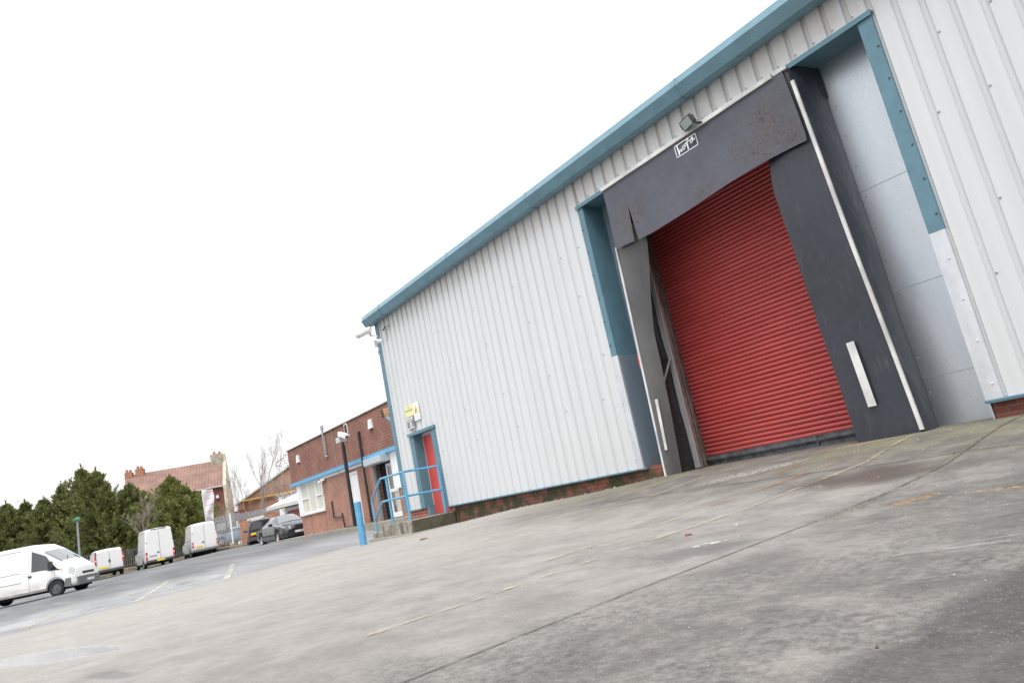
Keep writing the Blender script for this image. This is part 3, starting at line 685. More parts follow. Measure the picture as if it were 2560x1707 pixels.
# side curtains
zs2 = [-.38 + i * (3.95 + .38) / 30 for i in range(31)]
stL = lambda z: interp(z, [-.38, 4.5], [-8.19, -8.04]); stR = lambda z: interp(z, [-.38, .77, 2.2, 4.6], [-4.035, -4.09, -4.17, -4.27])
inL = lambda z: interp(z, [-.38, .69, 1.05, 1.61, 2.05, 2.66, 3.63, 4], [-7.97, -7.88, -7.86, -7.83, -7.82, -7.70, -7.43, -7.4])
inR = lambda z: interp(z, [-.38, 0, 1.27, 2.5, 3.31, 3.64, 4], [-4.84, -4.86, -4.92, -4.93, -4.97, -4.92, -4.9])
t = MB()
t.grid(surf(stL, inL, zs2, lambda x, z, u: FY + .13 * u ** 1.6 * (1 - .35 * ss(3, 3.8, z)) - .085 * math.sin(u * 3.1) * (.65 + .35 * math.sin(z * 1.3 + 1)), 10)); t.build('side_curtain', 'rubber_sky_sheen', ds, smooth=True)['label'] = 'side curtain with sky sheen in its grey colour, curled inward'
t = MB()
t.grid(surf(inR, stR, zs2, lambda x, z, u: FY - .01 + .05 * (1 - u) * (.5 + .5 * math.sin(z * 1.7)) - .03 * math.sin(u * 3.1), 12)); t.build('side_curtain', 'rubber_side', ds, smooth=True)
t = MB(); zz = [-.34, .9, 2.2, 3.4, 3.7]
for z0, z1 in zip(zz, zz[1:]): t.prism([(stL(z0) - .035, FY - .02, z0), (stL(z0), FY - .02, z0), (stL(z1), FY - .02, z1), (stL(z1) - .035, FY - .02, z1)], (0, .03, 0))
t.build('edge_strip', 'strip_white', ds)
t = MB(); zz = [-.31, .77, 1.5, 2.2, 3.4, 4.57]
for z0, z1 in zip(zz, zz[1:]): t.prism([(stR(z0), FY - .03, z0), (stR(z0) + .045, FY - .03, z0), (stR(z1) + .045, FY - .03, z1), (stR(z1), FY - .03, z1)], (0, .04, 0))
t.build('edge_strip', 'strip_white', ds)
# side panels between the front frame and the wall
bkR = lambda z: interp(z, [-.4, 1.2, 2.2, 4.3, 4.8], [-4.06, -4.10, -4.09, -4.13, -4.13])
t = MB(); zs3 = [-.38 + i * .2 for i in range(26)]
t.grid([[(lerp(stR(z) + .05, bkR(z), u) + .025 * math.sin(u * 3.14), lerp(FY, 9.49, u), z) for u in (0, .1, .25, .5, .75, 1)] for z in zs3 if z < 4.76]); t.build('side_panel', 'rubber_side', ds, smooth=True)
t = MB(); t.grid([[(lerp(-4.30, -4.12, u) + .035 + .02 * math.sin(u * 5), lerp(FY - .01, 9.47, u), lerp(lerp(4.76, 4.32, u), lerp(4.80, 4.78, u), v) - (1 - v) * .17 * (1 - u)) for u in (0, .2, .4, .6, .8, 1)] for v in (0, .3, .6, 1)]); t.build('corner_flap', 'rubber_side', ds, smooth=True)
t = MB(); t.grid([[(lerp(stL(z) + .0, -8.02, u) + .012 * math.sin(z * 5 + u * 7), lerp(FY + .01, 9.49, u), z) for u in (0, .15, .3, .45, .6, .75, .9, 1)] for z in zs3 if z < 4.76]); t.build('side_panel', 'rubber_black', ds, smooth=True)
t = MB(); t.box(-8.05, -4.3, FY, 9.49, 4.74, 4.765); t.build('canopy', 'rubber_black', ds)
t = MB(); Ma = Vector((-7.93, 9.46, 1.62)); Mb = Vector((-7.95, 9.04, 1.05)); t.tube([Ma, Mb], .022, 6); t.tube([(-7.94, 9.47, 3.9), (-7.94, 9.47, 3.85)], .02, 6); t.build('brace', 'guide_steel', ds, split=True)
t = MB(); t.box(-4.34, -4.27, FY + .0, FY + .05, -.3, 4.74); t.box(-8.03, -7.98, FY + .14, FY + .18, 3.6, 4.74); t.build('frame_post', 'dark_plastic', ds, split=True)
t = MB(); t.prism([(-4.58, FY - .062, .93), (-4.475, FY - .062, .935), (-4.435, FY - .062, .08), (-4.545, FY - .062, .08)], (0, .003, 0)); t.build('marker_strip', 'strip_white', ds)
t = MB(); t.prism([(-8.00, FY - .058, .94), (-7.935, FY - .058, .935), (-7.99, FY - .058, .09), (-8.045, FY - .058, .09)], (0, .003, 0)); t.build('marker_strip', 'strip_white', ds)
t = MB(); t.box(-8.30, -8.22, 9.05, 9.2, 1.55, 1.78); t.build('control_box', 'door_red', ds)

# ------------------------------------------------------------------ floodlight over the dock
fl = thing('floodlight', 'small grey floodlight tilted on its bracket above the dock shelter sign', 'floodlight', (-5.86, 8.97, 4.86))
Mh = Matrix.Translation((-5.92, 8.78, 4.87)) @ Matrix.Rotation(rad(-16), 4, 'Z') @ Matrix.Rotation(rad(24), 4, 'X')
t = MB(); t.prism([Mh @ Vector(p) for p in ((-.13, 0, -.085), (.13, 0, -.085), (.13, 0, .085), (-.13, 0, .085))], Mh.to_3x3() @ Vector((0, .05, 0)))
t.prism([Mh @ Vector(p) for p in ((-.10, .051, -.06), (.10, .051, -.06), (.10, .051, .06), (-.10, .051, .06))], Mh.to_3x3() @ Vector((0, .06, 0)))
t.box(.131, .15, .0, .06, -.05, .05, 0, Mh); t.box(-.15, -.131, .0, .06, -.05, .05, 0, Mh); hd = t.build('lamp_head', 'lamp_casing', fl, bevel=.004)
t = MB(); t.box(-.11, .11, -.006, -.001, -.068, .068, 0, Mh); t.build('lamp_glass', 'lamp_glass', hd)
t = MB(); t.tube([(-5.82, 8.86, 4.84), (-5.74, 8.9, 4.80), (-5.70, 8.985, 4.80)], .022, 8); t.box(-5.74, -5.62, 8.94, 9.0, 4.77, 4.85); t.build('bracket', 'dark_plastic', fl)
t = MB(); t.box(-5.95, -5.86, 8.93, 8.996, 4.84, 4.79 + .15); t.box(-5.95, -5.80, 8.95, 8.996, 4.83, 4.86); t.build('junction_box', 'white_paint', fl)

# ------------------------------------------------------------------ CCTV camera on the corner
cc = thing('security_camera', 'white tube security camera on an arm at the warehouse corner below the gutter end', 'security camera', (-17.86, 9.0, 4.75))
Gd = lambda x, y, d: at(880 + x / 13.07, 780 + y / 13.07, d)
dC = 19.2
p0 = Gd(170, 780, dC + .05); p1 = Gd(600, 560, dC - .25)
t = MB(); ax = (p1 - p0).normalized(); t.tube([p0, p0 + ax * .02, p1 - ax * .02, p1], [.075, .085, .085, .07], 10); hb = t.build('housing', 'camera_white', cc, smooth=True)
t = MB(); t.tube([p0 - ax * .012, p0 - ax * .002], .06, 14); t.build('lens_window', 'sign_grey', hb)
t = MB(); t.tube([Gd(580, 700, dC - .1), Gd(625, 775, dC - .1)], .04, 8); t.tube([Gd(620, 775, dC - .1), Gd(830, 790, dC - .15)], .018, 8); t.box(-17.90, -17.872, 8.9, 9.06, 4.66, 4.86); t.tube([Gd(560, 670, dC - .1), Gd(600, 720, dC - .1)], .035, 8); t.build('bracket', 'camera_white', cc, split=True)
q = Gd(870, 960, dC - .3)
jb = thing('junction_box', 'small round grey junction box on the corner trim under the tube camera', 'junction box', tuple(q))
t = MB(); t.tube([q + Vector((-.0, -.05, 0)), q + Vector((.05, .06, 0))], .055, 10); t.build('housing', 'camera_white', jb)
t = MB(); t.box(-17.90, -17.80, 8.97, 8.985, q.z - .05, q.z + .05); t.build('back_plate', 'lamp_grey', jb)
# two small cable clips on the cladding
ck = thing('cable_clip', 'short black cable end sticking out of the ribbed wall beside the tube camera', 'cable', (-17.1, 8.97, 5.0))
t = MB(); t.tube([onp for onp in (Vector((-17.28, 8.93, 4.98)), Vector((-17.12, 8.93, 5.03)))], .02, 6); t.tube([Vector((-17.12, 8.93, 5.03)), Vector((-16.98, 8.95, 5.03)), Vector((-16.97, 8.99, 5.0))], .007, 5); t.tube([Vector((-17.12, 8.97, 5.0)), Vector((-17.18, 8.98, 4.75)), Vector((-17.3, 8.98, 4.66))], .005, 5); t.build('cable', 'dark_plastic', ck)

# ------------------------------------------------------------------ signs
def textmesh(txt, size):
    cu = bpy.data.curves.new('t', 'FONT'); cu.body = txt; cu.size = size; cu.align_x = 'CENTER'; cu.align_y = 'CENTER'
    o = bpy.data.objects.new('t', cu); COL.objects.link(o)
    dg = bpy.context.evaluated_depsgraph_get(); me = o.evaluated_get(dg).to_mesh()
    V = [v.co.copy() for v in me.vertices]; F = [list(p.vertices) for p in me.polygons]
    o.evaluated_get(dg).to_mesh_clear(); bpy.data.objects.remove(o); return V, F
def add_text(mb, txt, size, M, sx=1, mi=0):
    V, F = textmesh(txt, size); i = len(mb.v); mb.v += [tuple(M @ Vector((v.x * sx, v.y, 0))) for v in V]
    for f in F: mb.f.append([i + k for k in f]); mb.m.append(mi)
def wallM(x, z, y): return Matrix.Translation((x, y, z)) @ Matrix.Rotation(rad(90), 4, 'X')
SYN = 8.965
sy = thing('warning_sign', 'yellow WARNING notice on the ribbed wall, upper left of the three signs', 'sign', (-16.66, 8.98, 2.36))
t = MB(); t.box(-16.88, -16.44, SYN, SYN + .012, 2.37, 2.67); t.build('plate', 'sign_yellow', sy)
t = MB(); add_text(t, 'WARNING', .095, wallM(-16.66, 2.53, SYN - .003), .85); t.box(-16.69, -16.63, SYN - .003, SYN - .001, 2.60, 2.63); t.build('lettering', 'sign_ink', sy)
sb = thing('cctv_sign', 'small dark grey notice with white bands and a round emblem, under the yellow sign', 'sign', (-16.66, 8.98, 2.04))
t = MB(); t.box(-16.865, -16.45, SYN - .004, SYN + .01, 2.04, 2.36); t.build('plate', 'sign_grey', sb)
t = MB(); yy = SYN - .007
t.box(-16.84, -16.50, yy, yy + .002, 2.315, 2.345)
for x0, x1, z in ((-16.85, -16.47, 2.285), (-16.85, -16.47, 2.255), (-16.79, -16.52, 2.228)): 
    n = int((x1 - x0) / .03)
    for k in range(n):
        if k % 4 != 3: t.box(x0 + k * .03, x0 + k * .03 + .024, yy, yy + .002, z, z + .018)
t.box(-16.84, -16.47, yy, yy + .002, 2.05, 2.075)
for k in range(20):
    a, a2 = 2 * math.pi * k / 20, 2 * math.pi * (k + 1) / 20
    t.face([(-16.655 + r * math.cos(q_), yy, 2.15 + r * math.sin(q_)) for r, q_ in ((.065, a), (.065, a2), (.04, a2), (.04, a))])
t.face([(-16.655 + .014, yy, 2.19), (-16.655 - .014, yy, 2.165), (-16.655 - .01, yy, 2.11), (-16.655 + .018, yy, 2.14)]); t.build('emblem', 'white_trim', sb)
st = thing('hazard_sign', 'white notice with an amber warning triangle, right of the three signs', 'sign', (-16.25, 8.98, 2.2))
t = MB(); t.box(-16.425, -16.10, SYN + .001, SYN + .013, 2.20, 2.67); t.build('plate', 'white_trim', st)
t = MB(); t.face([(-16.40, SYN - .002, 2.385), (-16.13, SYN - .002, 2.385), (-16.265, SYN - .002, 2.63)]); tr_ = t.build('triangle', 'sign_amber', st)
t = MB(); t.prism([(-16.33, SYN - .006, 2.41), (-16.27, SYN - .006, 2.41), (-16.22, SYN - .006, 2.49), (-16.24, SYN - .006, 2.53), (-16.29, SYN - .006, 2.47)], (0, .002, 0)); t.build('symbol', 'sign_brown', st)
t = MB()
for z, w_ in ((2.33, .09), (2.30, .11), (2.25, .13)): t.box(-16.26 - w_, -16.26 + w_, SYN - .002, SYN, z, z + .008)
t.build('lettering', 'grey_roof', st)

t = MB(); t.tube([(-16.55, 8.99, 1.97), (-16.55, 8.93, 1.97)], .02, 8); t.box(-16.58, -16.52, 8.97, 8.995, 1.93, 2.01); wb = t.build('wall_stud', 'grey_metal'); tag(wb, 'tiny grey stud on the wall between the dark sign and the red door', 'wall fitting')

# ------------------------------------------------------------------ platform with steps and handrail
pf = thing('concrete_platform', 'stained concrete entrance platform with a footing step under the blue handrail', 'platform', (-16.2, 8.4, -.66))
t = MB(); t.box(-17.08, -15.36, 7.84, 9.28, -.62, -.275); t.box(-16.9, -15.3, 9.0, 9.3, -.62, -.272); t.build('landing', 'concrete_face', pf, bevel=.012)
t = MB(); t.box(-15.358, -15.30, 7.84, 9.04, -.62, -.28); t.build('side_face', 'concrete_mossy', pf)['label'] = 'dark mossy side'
t = MB(); t.box(-17.45, -15.14, 7.62, 9.04, -.80, -.56); t.build('footing', 'concrete_kerb', pf, bevel=.02)
t = MB(); t.box(-17.42, -17.082, 7.84, 9.2, -.62, -.45); t.box(-17.50, -17.34, 7.78, 7.95, -.62, -.43); t.build('step', 'concrete_kerb', pf, bevel=.01)
hr = thing('handrail', 'sky blue tubular handrail with two rails on the concrete platform', 'handrail', (-15.5, 7.9, -.27))
R_ = .028
for x, y, z0, z1 in ((-15.5, 8.87, -.275, .9), (-15.5, 7.9, -.275, .885), (-16.47, 7.9, -.275, .88)):
    t = MB(); t.tube([(x, y, z0), (x, y, z1)], R_ * 1.08, 12); t.tube([(x, y, z0), (x, y, z0 + .012)], .06, 12); t.build('post', 'rail_blue', hr, smooth=True)
t = MB(); t.tube([(-17.47, 7.9, -.43), (-17.5, 7.9, .41)], R_, 12); t.build('post', 'rail_blue', hr, smooth=True)
t = MB(); t.tube([(-15.5, 8.88, .89), (-15.5, 7.9, .89)], R_, 12); t.tube([(-15.48, 7.9, .885), (-16.80, 7.9, .885), (-17.5, 7.9, .40)], R_, 12); t.build('top_rail', 'rail_blue', hr, smooth=True)
t = MB(); t.tube([(-15.5, 8.87, .31), (-15.5, 7.9, .31)], R_, 12); t.tube([(-15.5, 7.9, .31), (-16.88, 7.9, .31), (-17.49, 7.9, -.10)], R_, 12); t.build('mid_rail', 'rail_blue', hr, smooth=True)
bo = MB(); bo.tube([(-16.36, 7.0, -.7), (-16.36, 7.0, .40)], .085, 20); bo.tube([(-16.36, 7.0, .401), (-16.36, 7.0, .41)], .075, 20)
tag(bo.build('bollard', 'rail_blue', smooth=True), 'thick sky blue steel bollard standing in front of the concrete platform', 'bollard')

# ------------------------------------------------------------------ office building
OY = 12.0; k12 = 12 / 14.
of = thing('office_building', 'flat-roofed red brick office with a bright blue fascia band', 'office', (-30, OY, -.25))
XL = -35.5; XR = -19.0
t = MB()
for a, b_, z0, z1 in ((XL + .55, -31.62, -.5, .72), (-31.62, -28.4, -.5, 2.3), (-28.4, -27.6, 1.95, 2.3), (-27.6, -25.95, -.5, 2.3), (-24.1, XR, -.5, 2.3), (-25.95, -24.1, 2.25, 2.3)): t.box(a, b_, OY, OY + .25, z0, z1)
t.box(XL + .55, XL + .8, OY + .25, OY + 12, -.5, 2.3); t.box(XR - .25, XR, OY + .25, OY + 12, -.5, 4.0); t.box(XL + .8, XR - .25, OY + 11.8, OY + 12, -.5, 4.0); t.build('brick_wall', 'brick_office', of)
t = MB(); t.box(XL, XR, OY - .10, OY + .2, 2.36, 4.0); t.box(XL, XL + .2, OY + .2, OY + 12, 2.36, 4.0); t.build('tile_hanging', 'tile_office', of)
t = MB(); t.box(XL - .05, XR, OY - .15, OY + .25, 4.0, 4.04); t.box(XL - .05, XL + .25, OY + .25, OY + 12, 4.0, 4.04); t.box(XL + .25, XR, OY + .25, OY + 12, 3.85, 3.9); t.build('coping', 'moss_verge', of)
t = MB(); t.box(XL - .02, XR, OY - .17, OY + .1, 2.20, 2.359); t.build('fascia_band', 'fascia_blue', of)
t = MB(); t.box(-31.6, XR, OY - .05, OY - .003, 2.08, 2.199); t.build('soffit_board', 'white_paint', of)
t = MB(); t.box(XL + .5, XL + .95, OY - .06, OY + .2, .70, 2.199); t.build('corner_panel', 'white_trim', of)
t = MB(); fr = MB()
wx0, wx1, wz0, wz1 = -34.55, -31.62, .74, 2.199
for x in (wx0, lerp(wx0, wx1, .335), lerp(wx0, wx1, .67), wx1 - .07): fr.box(x, x + .07, OY - .03, OY + .08, wz0, wz1)
fr.box(wx0, wx1, OY - .028, OY + .078, wz1 - .07, wz1 - .001); fr.box(wx0, wx1, OY - .028, OY + .078, wz0, wz0 + .07)
fr.box(wx0, lerp(wx0, wx1, .335), OY - .028, OY + .078, 1.43, 1.48); fr.box(lerp(wx0, wx1, .67), wx1, OY - .028, OY + .078, 1.43, 1.48)
wn = fr.build('window', 'white_trim', of)
t.box(wx0 + .03, wx1 - .03, OY + .03, OY + .04, wz0 + .03, wz1 - .03); t.build('pane', 'screen_glass', wn)
t = MB()
n = 44
t.grid([[(lerp(wx0 + .05, wx1 - .05, j / n), OY + .015 + .006 * (j % 2), z) for j in range(n + 1)] for z in (wz0 + .05, wz1 - .05)]); t.build('blind', 'curtain_cream', wn)
t = MB(); t.box(wx0 - .05, wx1 + .03, OY - .09, OY + .02, wz0 - .06, wz0 - .001); t.build('sill', 'lintel_stone', wn)
t = MB(); t.box(-28.38, -27.62, OY + .03, OY + .08, -.22, 1.94); wd = t.build('panel_door', 'white_paint', of)
t = MB(); t.box(-28.40, -28.34, OY - .01, OY + .029, -.22, 1.95); t.box(-27.66, -27.60, OY - .01, OY + .029, -.22, 1.95); t.box(-28.34, -27.66, OY - .01, OY + .029, 1.88, 1.95); t.build('door_frame', 'white_trim', wd, split=True)
# glazed entrance door and shutter box
t = MB(); t.box(-25.95, -24.4, OY + .25, OY + .3, -.25, 2.25); t.build('porch_back', 'interior_dark', of)
e0, e1 = -25.15, -24.25
t = MB()
for x in (e0, e1 - .1): t.box(x, x + .1, OY + .13, OY + .2, -.2, 1.86)
for z0, z1 in ((1.74, 1.86), (.75, .87), (-.2, -.02)): t.box(e0 + .1, e1 - .1, OY + .13, OY + .2, z0, z1)
ed = t.build('entrance_door', 'white_trim', of)
t = MB(); t.box(e0 + .09, e1 - .09, OY + .16, OY + .17, -.1, 1.8); t.build('pane', 'door_glass', ed)
t = MB(); t.grid([[(lerp(e0 + .38, e1 - .1, j / 14), OY + .152 + .01 * (j % 2), z) for j in range(15)] for z in (-.02, 1.74)]); t.build('curtain', 'curtain_cream', ed)
t = MB(); t.box(-25.95, -24.35, OY - .42, OY - .001, 1.93, 2.18); t.box(-25.93, -24.37, OY - .40, OY - .03, 1.90, 1.93); t.build('shutter_box', 'silver_box', of, bevel=.02)
t = MB(); t.box(-25.9, -25.82, OY - .10, OY - .002, -.22, 1.9); t.box(-25.78, -25.74, OY - .08, OY - .002, -.22, 1.9); t.build('shutter_guide', 'grey_metal', of, split=True)
t = MB(); t.box(-24.33, -23.4, OY - .04, OY - .002, .82, 2.08); t.build('side_panel', 'white_trim', of)
t = MB(); t.tube([(-26.5, OY - .02, 3.42), (-26.5, OY - .17, 3.36), (-26.5, OY - .17, -.2)], .055, 10); t.build('downpipe', 'black_pole', of, smooth=True)
t = MB(); P_ = [(-30.7, OY - .05, 1.0), (-30.68, OY - .05, .28), (-29.7, OY - .05, .28), (-29.7, OY - .05, .42)]; t.tube(P_, .03, 8); t.tube([(-29.7, OY - .05, .3), (-29.62, OY - .05, -.2), (-28.4, OY - .05, -.22)], .03, 8); t.build('waste_pipe', 'black_pole', of, split=True)
t = MB(); t.tube([(-30.72, OY - .05, 1.0), (-30.72, OY - .05, 1.06)], .035, 8); t.tube([(-29.35, OY - .115, 4.0), (-29.3, OY - .115, 2.0)], .012, 6); t.tube([(-29.3, OY - .012, 2.05), (-29.2, OY - .012, -.1)], .008, 6); t.build('conduit', 'grey_metal', of)
fl_ = MB(); fl_.tube([(-30.3, OY - .16, 4.22), (-30.3, OY - .16, 3.0), (-30.2, OY - .12, 2.95)], .05, 10); fl_.tube([(-30.3, OY - .16, 4.2), (-30.3, OY - .16, 4.36)], .075, 10); fl_.tube([(-30.16, OY - .16, 3.9), (-30.16, OY - .16, 3.1)], .02, 6); fl_.build('flue', 'grey_metal', of)
t = MB(); t.box(-27.95, -27.6, OY - .13, OY - .1, 3.55, 4.0); t.build('vent_frame', 'lintel_stone', of); t = MB(); t.box(-27.88, -27.67, OY - .14, OY - .13, 3.6, 3.92); t.build('vent_opening', 'interior_dark', of)
for nm, x, z, lab in (('alarm_box', -34.0, 3.4, 'white wedge-shaped alarm box near the far end of the office wall'), ('alarm_box', -25.35, 3.48, 'white upright alarm box high on the office wall beside the black downpipe')):
    o = thing(nm, lab, 'alarm box', (x, OY - .1, z - .18), group='alarm boxes on the office')
    t = MB(); t.prism([(x - .16, OY - .10, z - .16), (x + .16, OY - .10, z - .16), (x + .13, OY - .10, z + .2), (x - .05, OY - .10, z + .2)], (0, -.09, 0)); t.build('cover', 'white_trim', o, bevel=.01)
    t = MB(); t.box(x - .1, x + .1, OY - .18, OY - .11, z - .2, z - .162); t.build('strobe', 'bumper_dark', o)
o = thing('wall_light', 'small white twin spotlight fixed under the blue fascia beside the office window', 'wall light', (-31.3, OY - .05, 2.1))
t = MB(); t.tube([(-31.5, OY - .12, 2.0), (-31.45, OY - .25, 1.95)], .06, 8); t.tube([(-31.2, OY - .12, 2.03), (-31.12, OY - .25, 1.98)], .06, 8); t.box(-31.55, -31.1, OY - .11, OY - .055, 2.0, 2.09); t.build('spot_head', 'white_trim', o, split=True)
o = MB(); o.box(-26.75, -26.62, OY - .7, OY - .6, -.25, .25); tag(o.build('marker_post', 'grey_metal'), 'short grey metal post on the office kerb behind the bollard', 'post')
# kerb and pavement in front of the office
t = MB(); rows = []
for i in range(32):
    x = lerp(-38.6, -17.9, i / 31); yk = 11.0 - .25 * ss(-26, -22, x) * 2 ; z = -.24
    if x < -37.4: yk = 11.0 + (-37.4 - x) * .9
    rows.append([(x, yk, gz(x, yk) - .15), (x, yk, z), (x, yk + .14, z + .004), (x, OY + .3, z + .01)])
t.grid(rows); t.face([rows[0][0], rows[0][1], rows[0][2], rows[0][3], (rows[0][3][0], rows[0][3][1], -.7)]); tag(t.build('pavement', 'concrete_kerb'), kind='structure')
# cctv pole
cp = thing('camera_pole', 'tall black pole carrying a white box camera in front of the office', 'camera pole', (-27.0, 11.35, -.22))
bx, by = -26.95, 11.3
t = MB(); t.tube([(bx, by, -.3), (bx, by, 3.0)], .075, 12); t.tube([(bx, by, 3.0), (bx, by, 3.12)], .05, 12); t.build('pole', 'black_pole', cp, smooth=True)
t = MB(); t.box(bx - .30, bx + .12, by - .16, by + .12, 3.12, 3.34); t.build('control_box', 'grey_roof', cp, bevel=.01)
Mc = Matrix.Translation((bx + .40, by - .1, 3.34)) @ Matrix.Rotation(rad(8), 4, 'Z') @ Matrix.Rotation(rad(22), 4, 'Y')
t = MB(); t.box(-.28, .28, -.09, .09, -.07, .09, 0, Mc); t.box(.281, .33, -.11, .11, .03, .10, 0, Mc); cb_ = t.build('housing', 'white_trim', cp, bevel=.012)
t = MB(); t.tube([Mc @ Vector((.281, 0, 0)), Mc @ Vector((.31, 0, 0))], .05, 10); t.build('lens', 'ink', cb_)
# corner floodlight on the warehouse end wall
q = at(600 + 1300 / 3.485, 950 + 290 / 3.485, 19.9)
cf = thing('corner_floodlight', 'floodlight with a black finned back and orange bracket on the warehouse end wall', 'floodlight', tuple(q))
Kp = lambda x, y, d: at(600 + x / 3.485, 950 + y / 3.485, d)
t = MB(); c_ = Kp(1275, 280, 19.9); Mf = Matrix.Translation(c_) @ M3.to_4x4() @ Matrix.Rotation(rad(18), 4, 'Z')
t.box(-.06, .12, -.11, .11, -.06, .10, 0, Mf); hd = t.build('lamp_head', 'wood_orange', cf, bevel=.01)
t = MB()
for k in range(3): t.box(-.14, -.061, -.10 + k * .075, -.055 + k * .075, -.05, .08, 0, Mf)
t.build('cooling_fin', 'ink', hd, split=True)
t = MB(); t.tube([Kp(1280, 315, 19.9), Kp(1315, 345, 19.8), Vector((-17.87, 9.6, Kp(1315, 345, 19.8).z))], [.09, .08, .03], 8); t.tube([Kp(1316, 350, 19.9), Kp(1322, 380, 19.9)], .03, 6); t.build('bracket', 'lamp_grey', cf)

# ------------------------------------------------------------------ vehicles
def pw(keys):
    xs_ = [k[0] for k in keys]
    return lambda x, i: interp(x, xs_, [k[i] for k in keys])
class Body:
    """keys: (x, zb, zt, w, wtop, zbelt) from rear (-x) to front (+x); wheels: list of x; ground at z=0"""
    def __init__(s, keys, wheels, wr, n=64):
        s.keys = keys; s.g = pw(keys); s.wheels = wheels; s.wr = wr
        x0, x1 = keys[0][0], keys[-1][0]
        xs_ = set([x0 + (x1 - x0) * i / n for i in range(n + 1)] + [k[0] for k in keys])
        for wx in wheels:
            for j in range(-8, 9): xs_.add(wx + (wr + .07) * math.sin(j / 8 * math.pi / 2))
        s.xs = sorted(x for x in xs_ if x0 <= x <= x1)
    def pt(s, x, v, side=1, off=0):
        g = s.g; zb, zt, w, wt, belt = (g(x, i) for i in range(1, 6))
        for wx in s.wheels:
            d = abs(x - wx); r = s.wr + .07
            if d < r: zb = max(zb, s.wr + math.sqrt(r * r - d * d) * .98)
        c = [(w * .93, zb), (w, min(zb + .10, belt)), (w * 1.005, lerp(zb, belt, .55)), (w * .985, belt), (wt, max(belt, zt - .10)), (wt - .09, max(belt + .005, zt - .02)), (0, zt + .02)]
        i = min(int(v), 5); f = v - i; a, b_ = c[i], c[i + 1]; d = Vector((b_[0] - a[0], b_[1] - a[1])); n_ = Vector((d.y, -d.x))
        n_ = n_.normalized() if n_.length > 1e-6 else Vector((1, 0))
        return Vector((x, side * (lerp(a[0], b_[0], f) + n_.x * off), lerp(a[1], b_[1], f) + n_.y * off))
    def build(s, name, mat, root):
        mb = MB(); vs = [0, .5, 1, 1.5, 2, 3, 3.25, 3.5, 3.75, 4, 4.5, 5, 5.5, 6]
        rows = []
        for x in s.xs: rows.append([s.pt(x, v) for v in vs] + [s.pt(x, v, -1) for v in vs[-2::-1]])
        mb.grid(rows); mb.face(rows[0][::-1]); mb.face(rows[-1])
        return mb.build(name, mat, root, smooth=True, world=False, sharp=32, weld=True)
    def patch(s, mb, x0, x1, v0, v1, side=1, off=.006, n=6, x0b=None, x1b=None, mi=0):
        rows = []
        for i in range(n + 1):
            v = lerp(v0, v1, i / n); a = lerp(x0 if x0b is None else x0b, x0, i / n); b_ = lerp(x1 if x1b is None else x1b, x1, i / n)
            rows.append([s.pt(lerp(a, b_, j / n), v, side, off) for j in range(n + 1)])
        mb.grid(rows, mi)
def wheels(root, body, track, r, wdt, rim, nsp=5):
    for wx in body.wheels:
        for sd in (1, -1):
            yo = sd * track
            t = MB(); t.lathe([(r * .62, 0), (r * .80, .012), (r * .95, -.0), (r, -.03), (r, -wdt + .03), (r * .9, -wdt), (r * .5, -wdt)], (wx, yo, r), (0, sd, 0), 26)
            wo = t.build('wheel', 'tyre', root, smooth=True, world=False)
            t = MB(); t.lathe([(r * .64, .002), (r * .60, -.02), (r * .56, -.05), (r * .2, -.045), (r * .16, -.02), (0, -.018)], (wx, yo, r), (0, sd, 0), 22)
            if nsp:
                for k in range(nsp):
                    a = 2 * math.pi * k / nsp; ca, sa = math.cos(a), math.sin(a)
                    M = Matrix(((ca, 0, -sa, wx), (0, 1, 0, yo), (sa, 0, ca, r), (0, 0, 0, 1)))
                    t.box(r * .12, r * .6, -sd * .05, -sd * .012, -.028, .028, 0, M)
            t.build('rim', rim, wo, smooth=True, world=False)
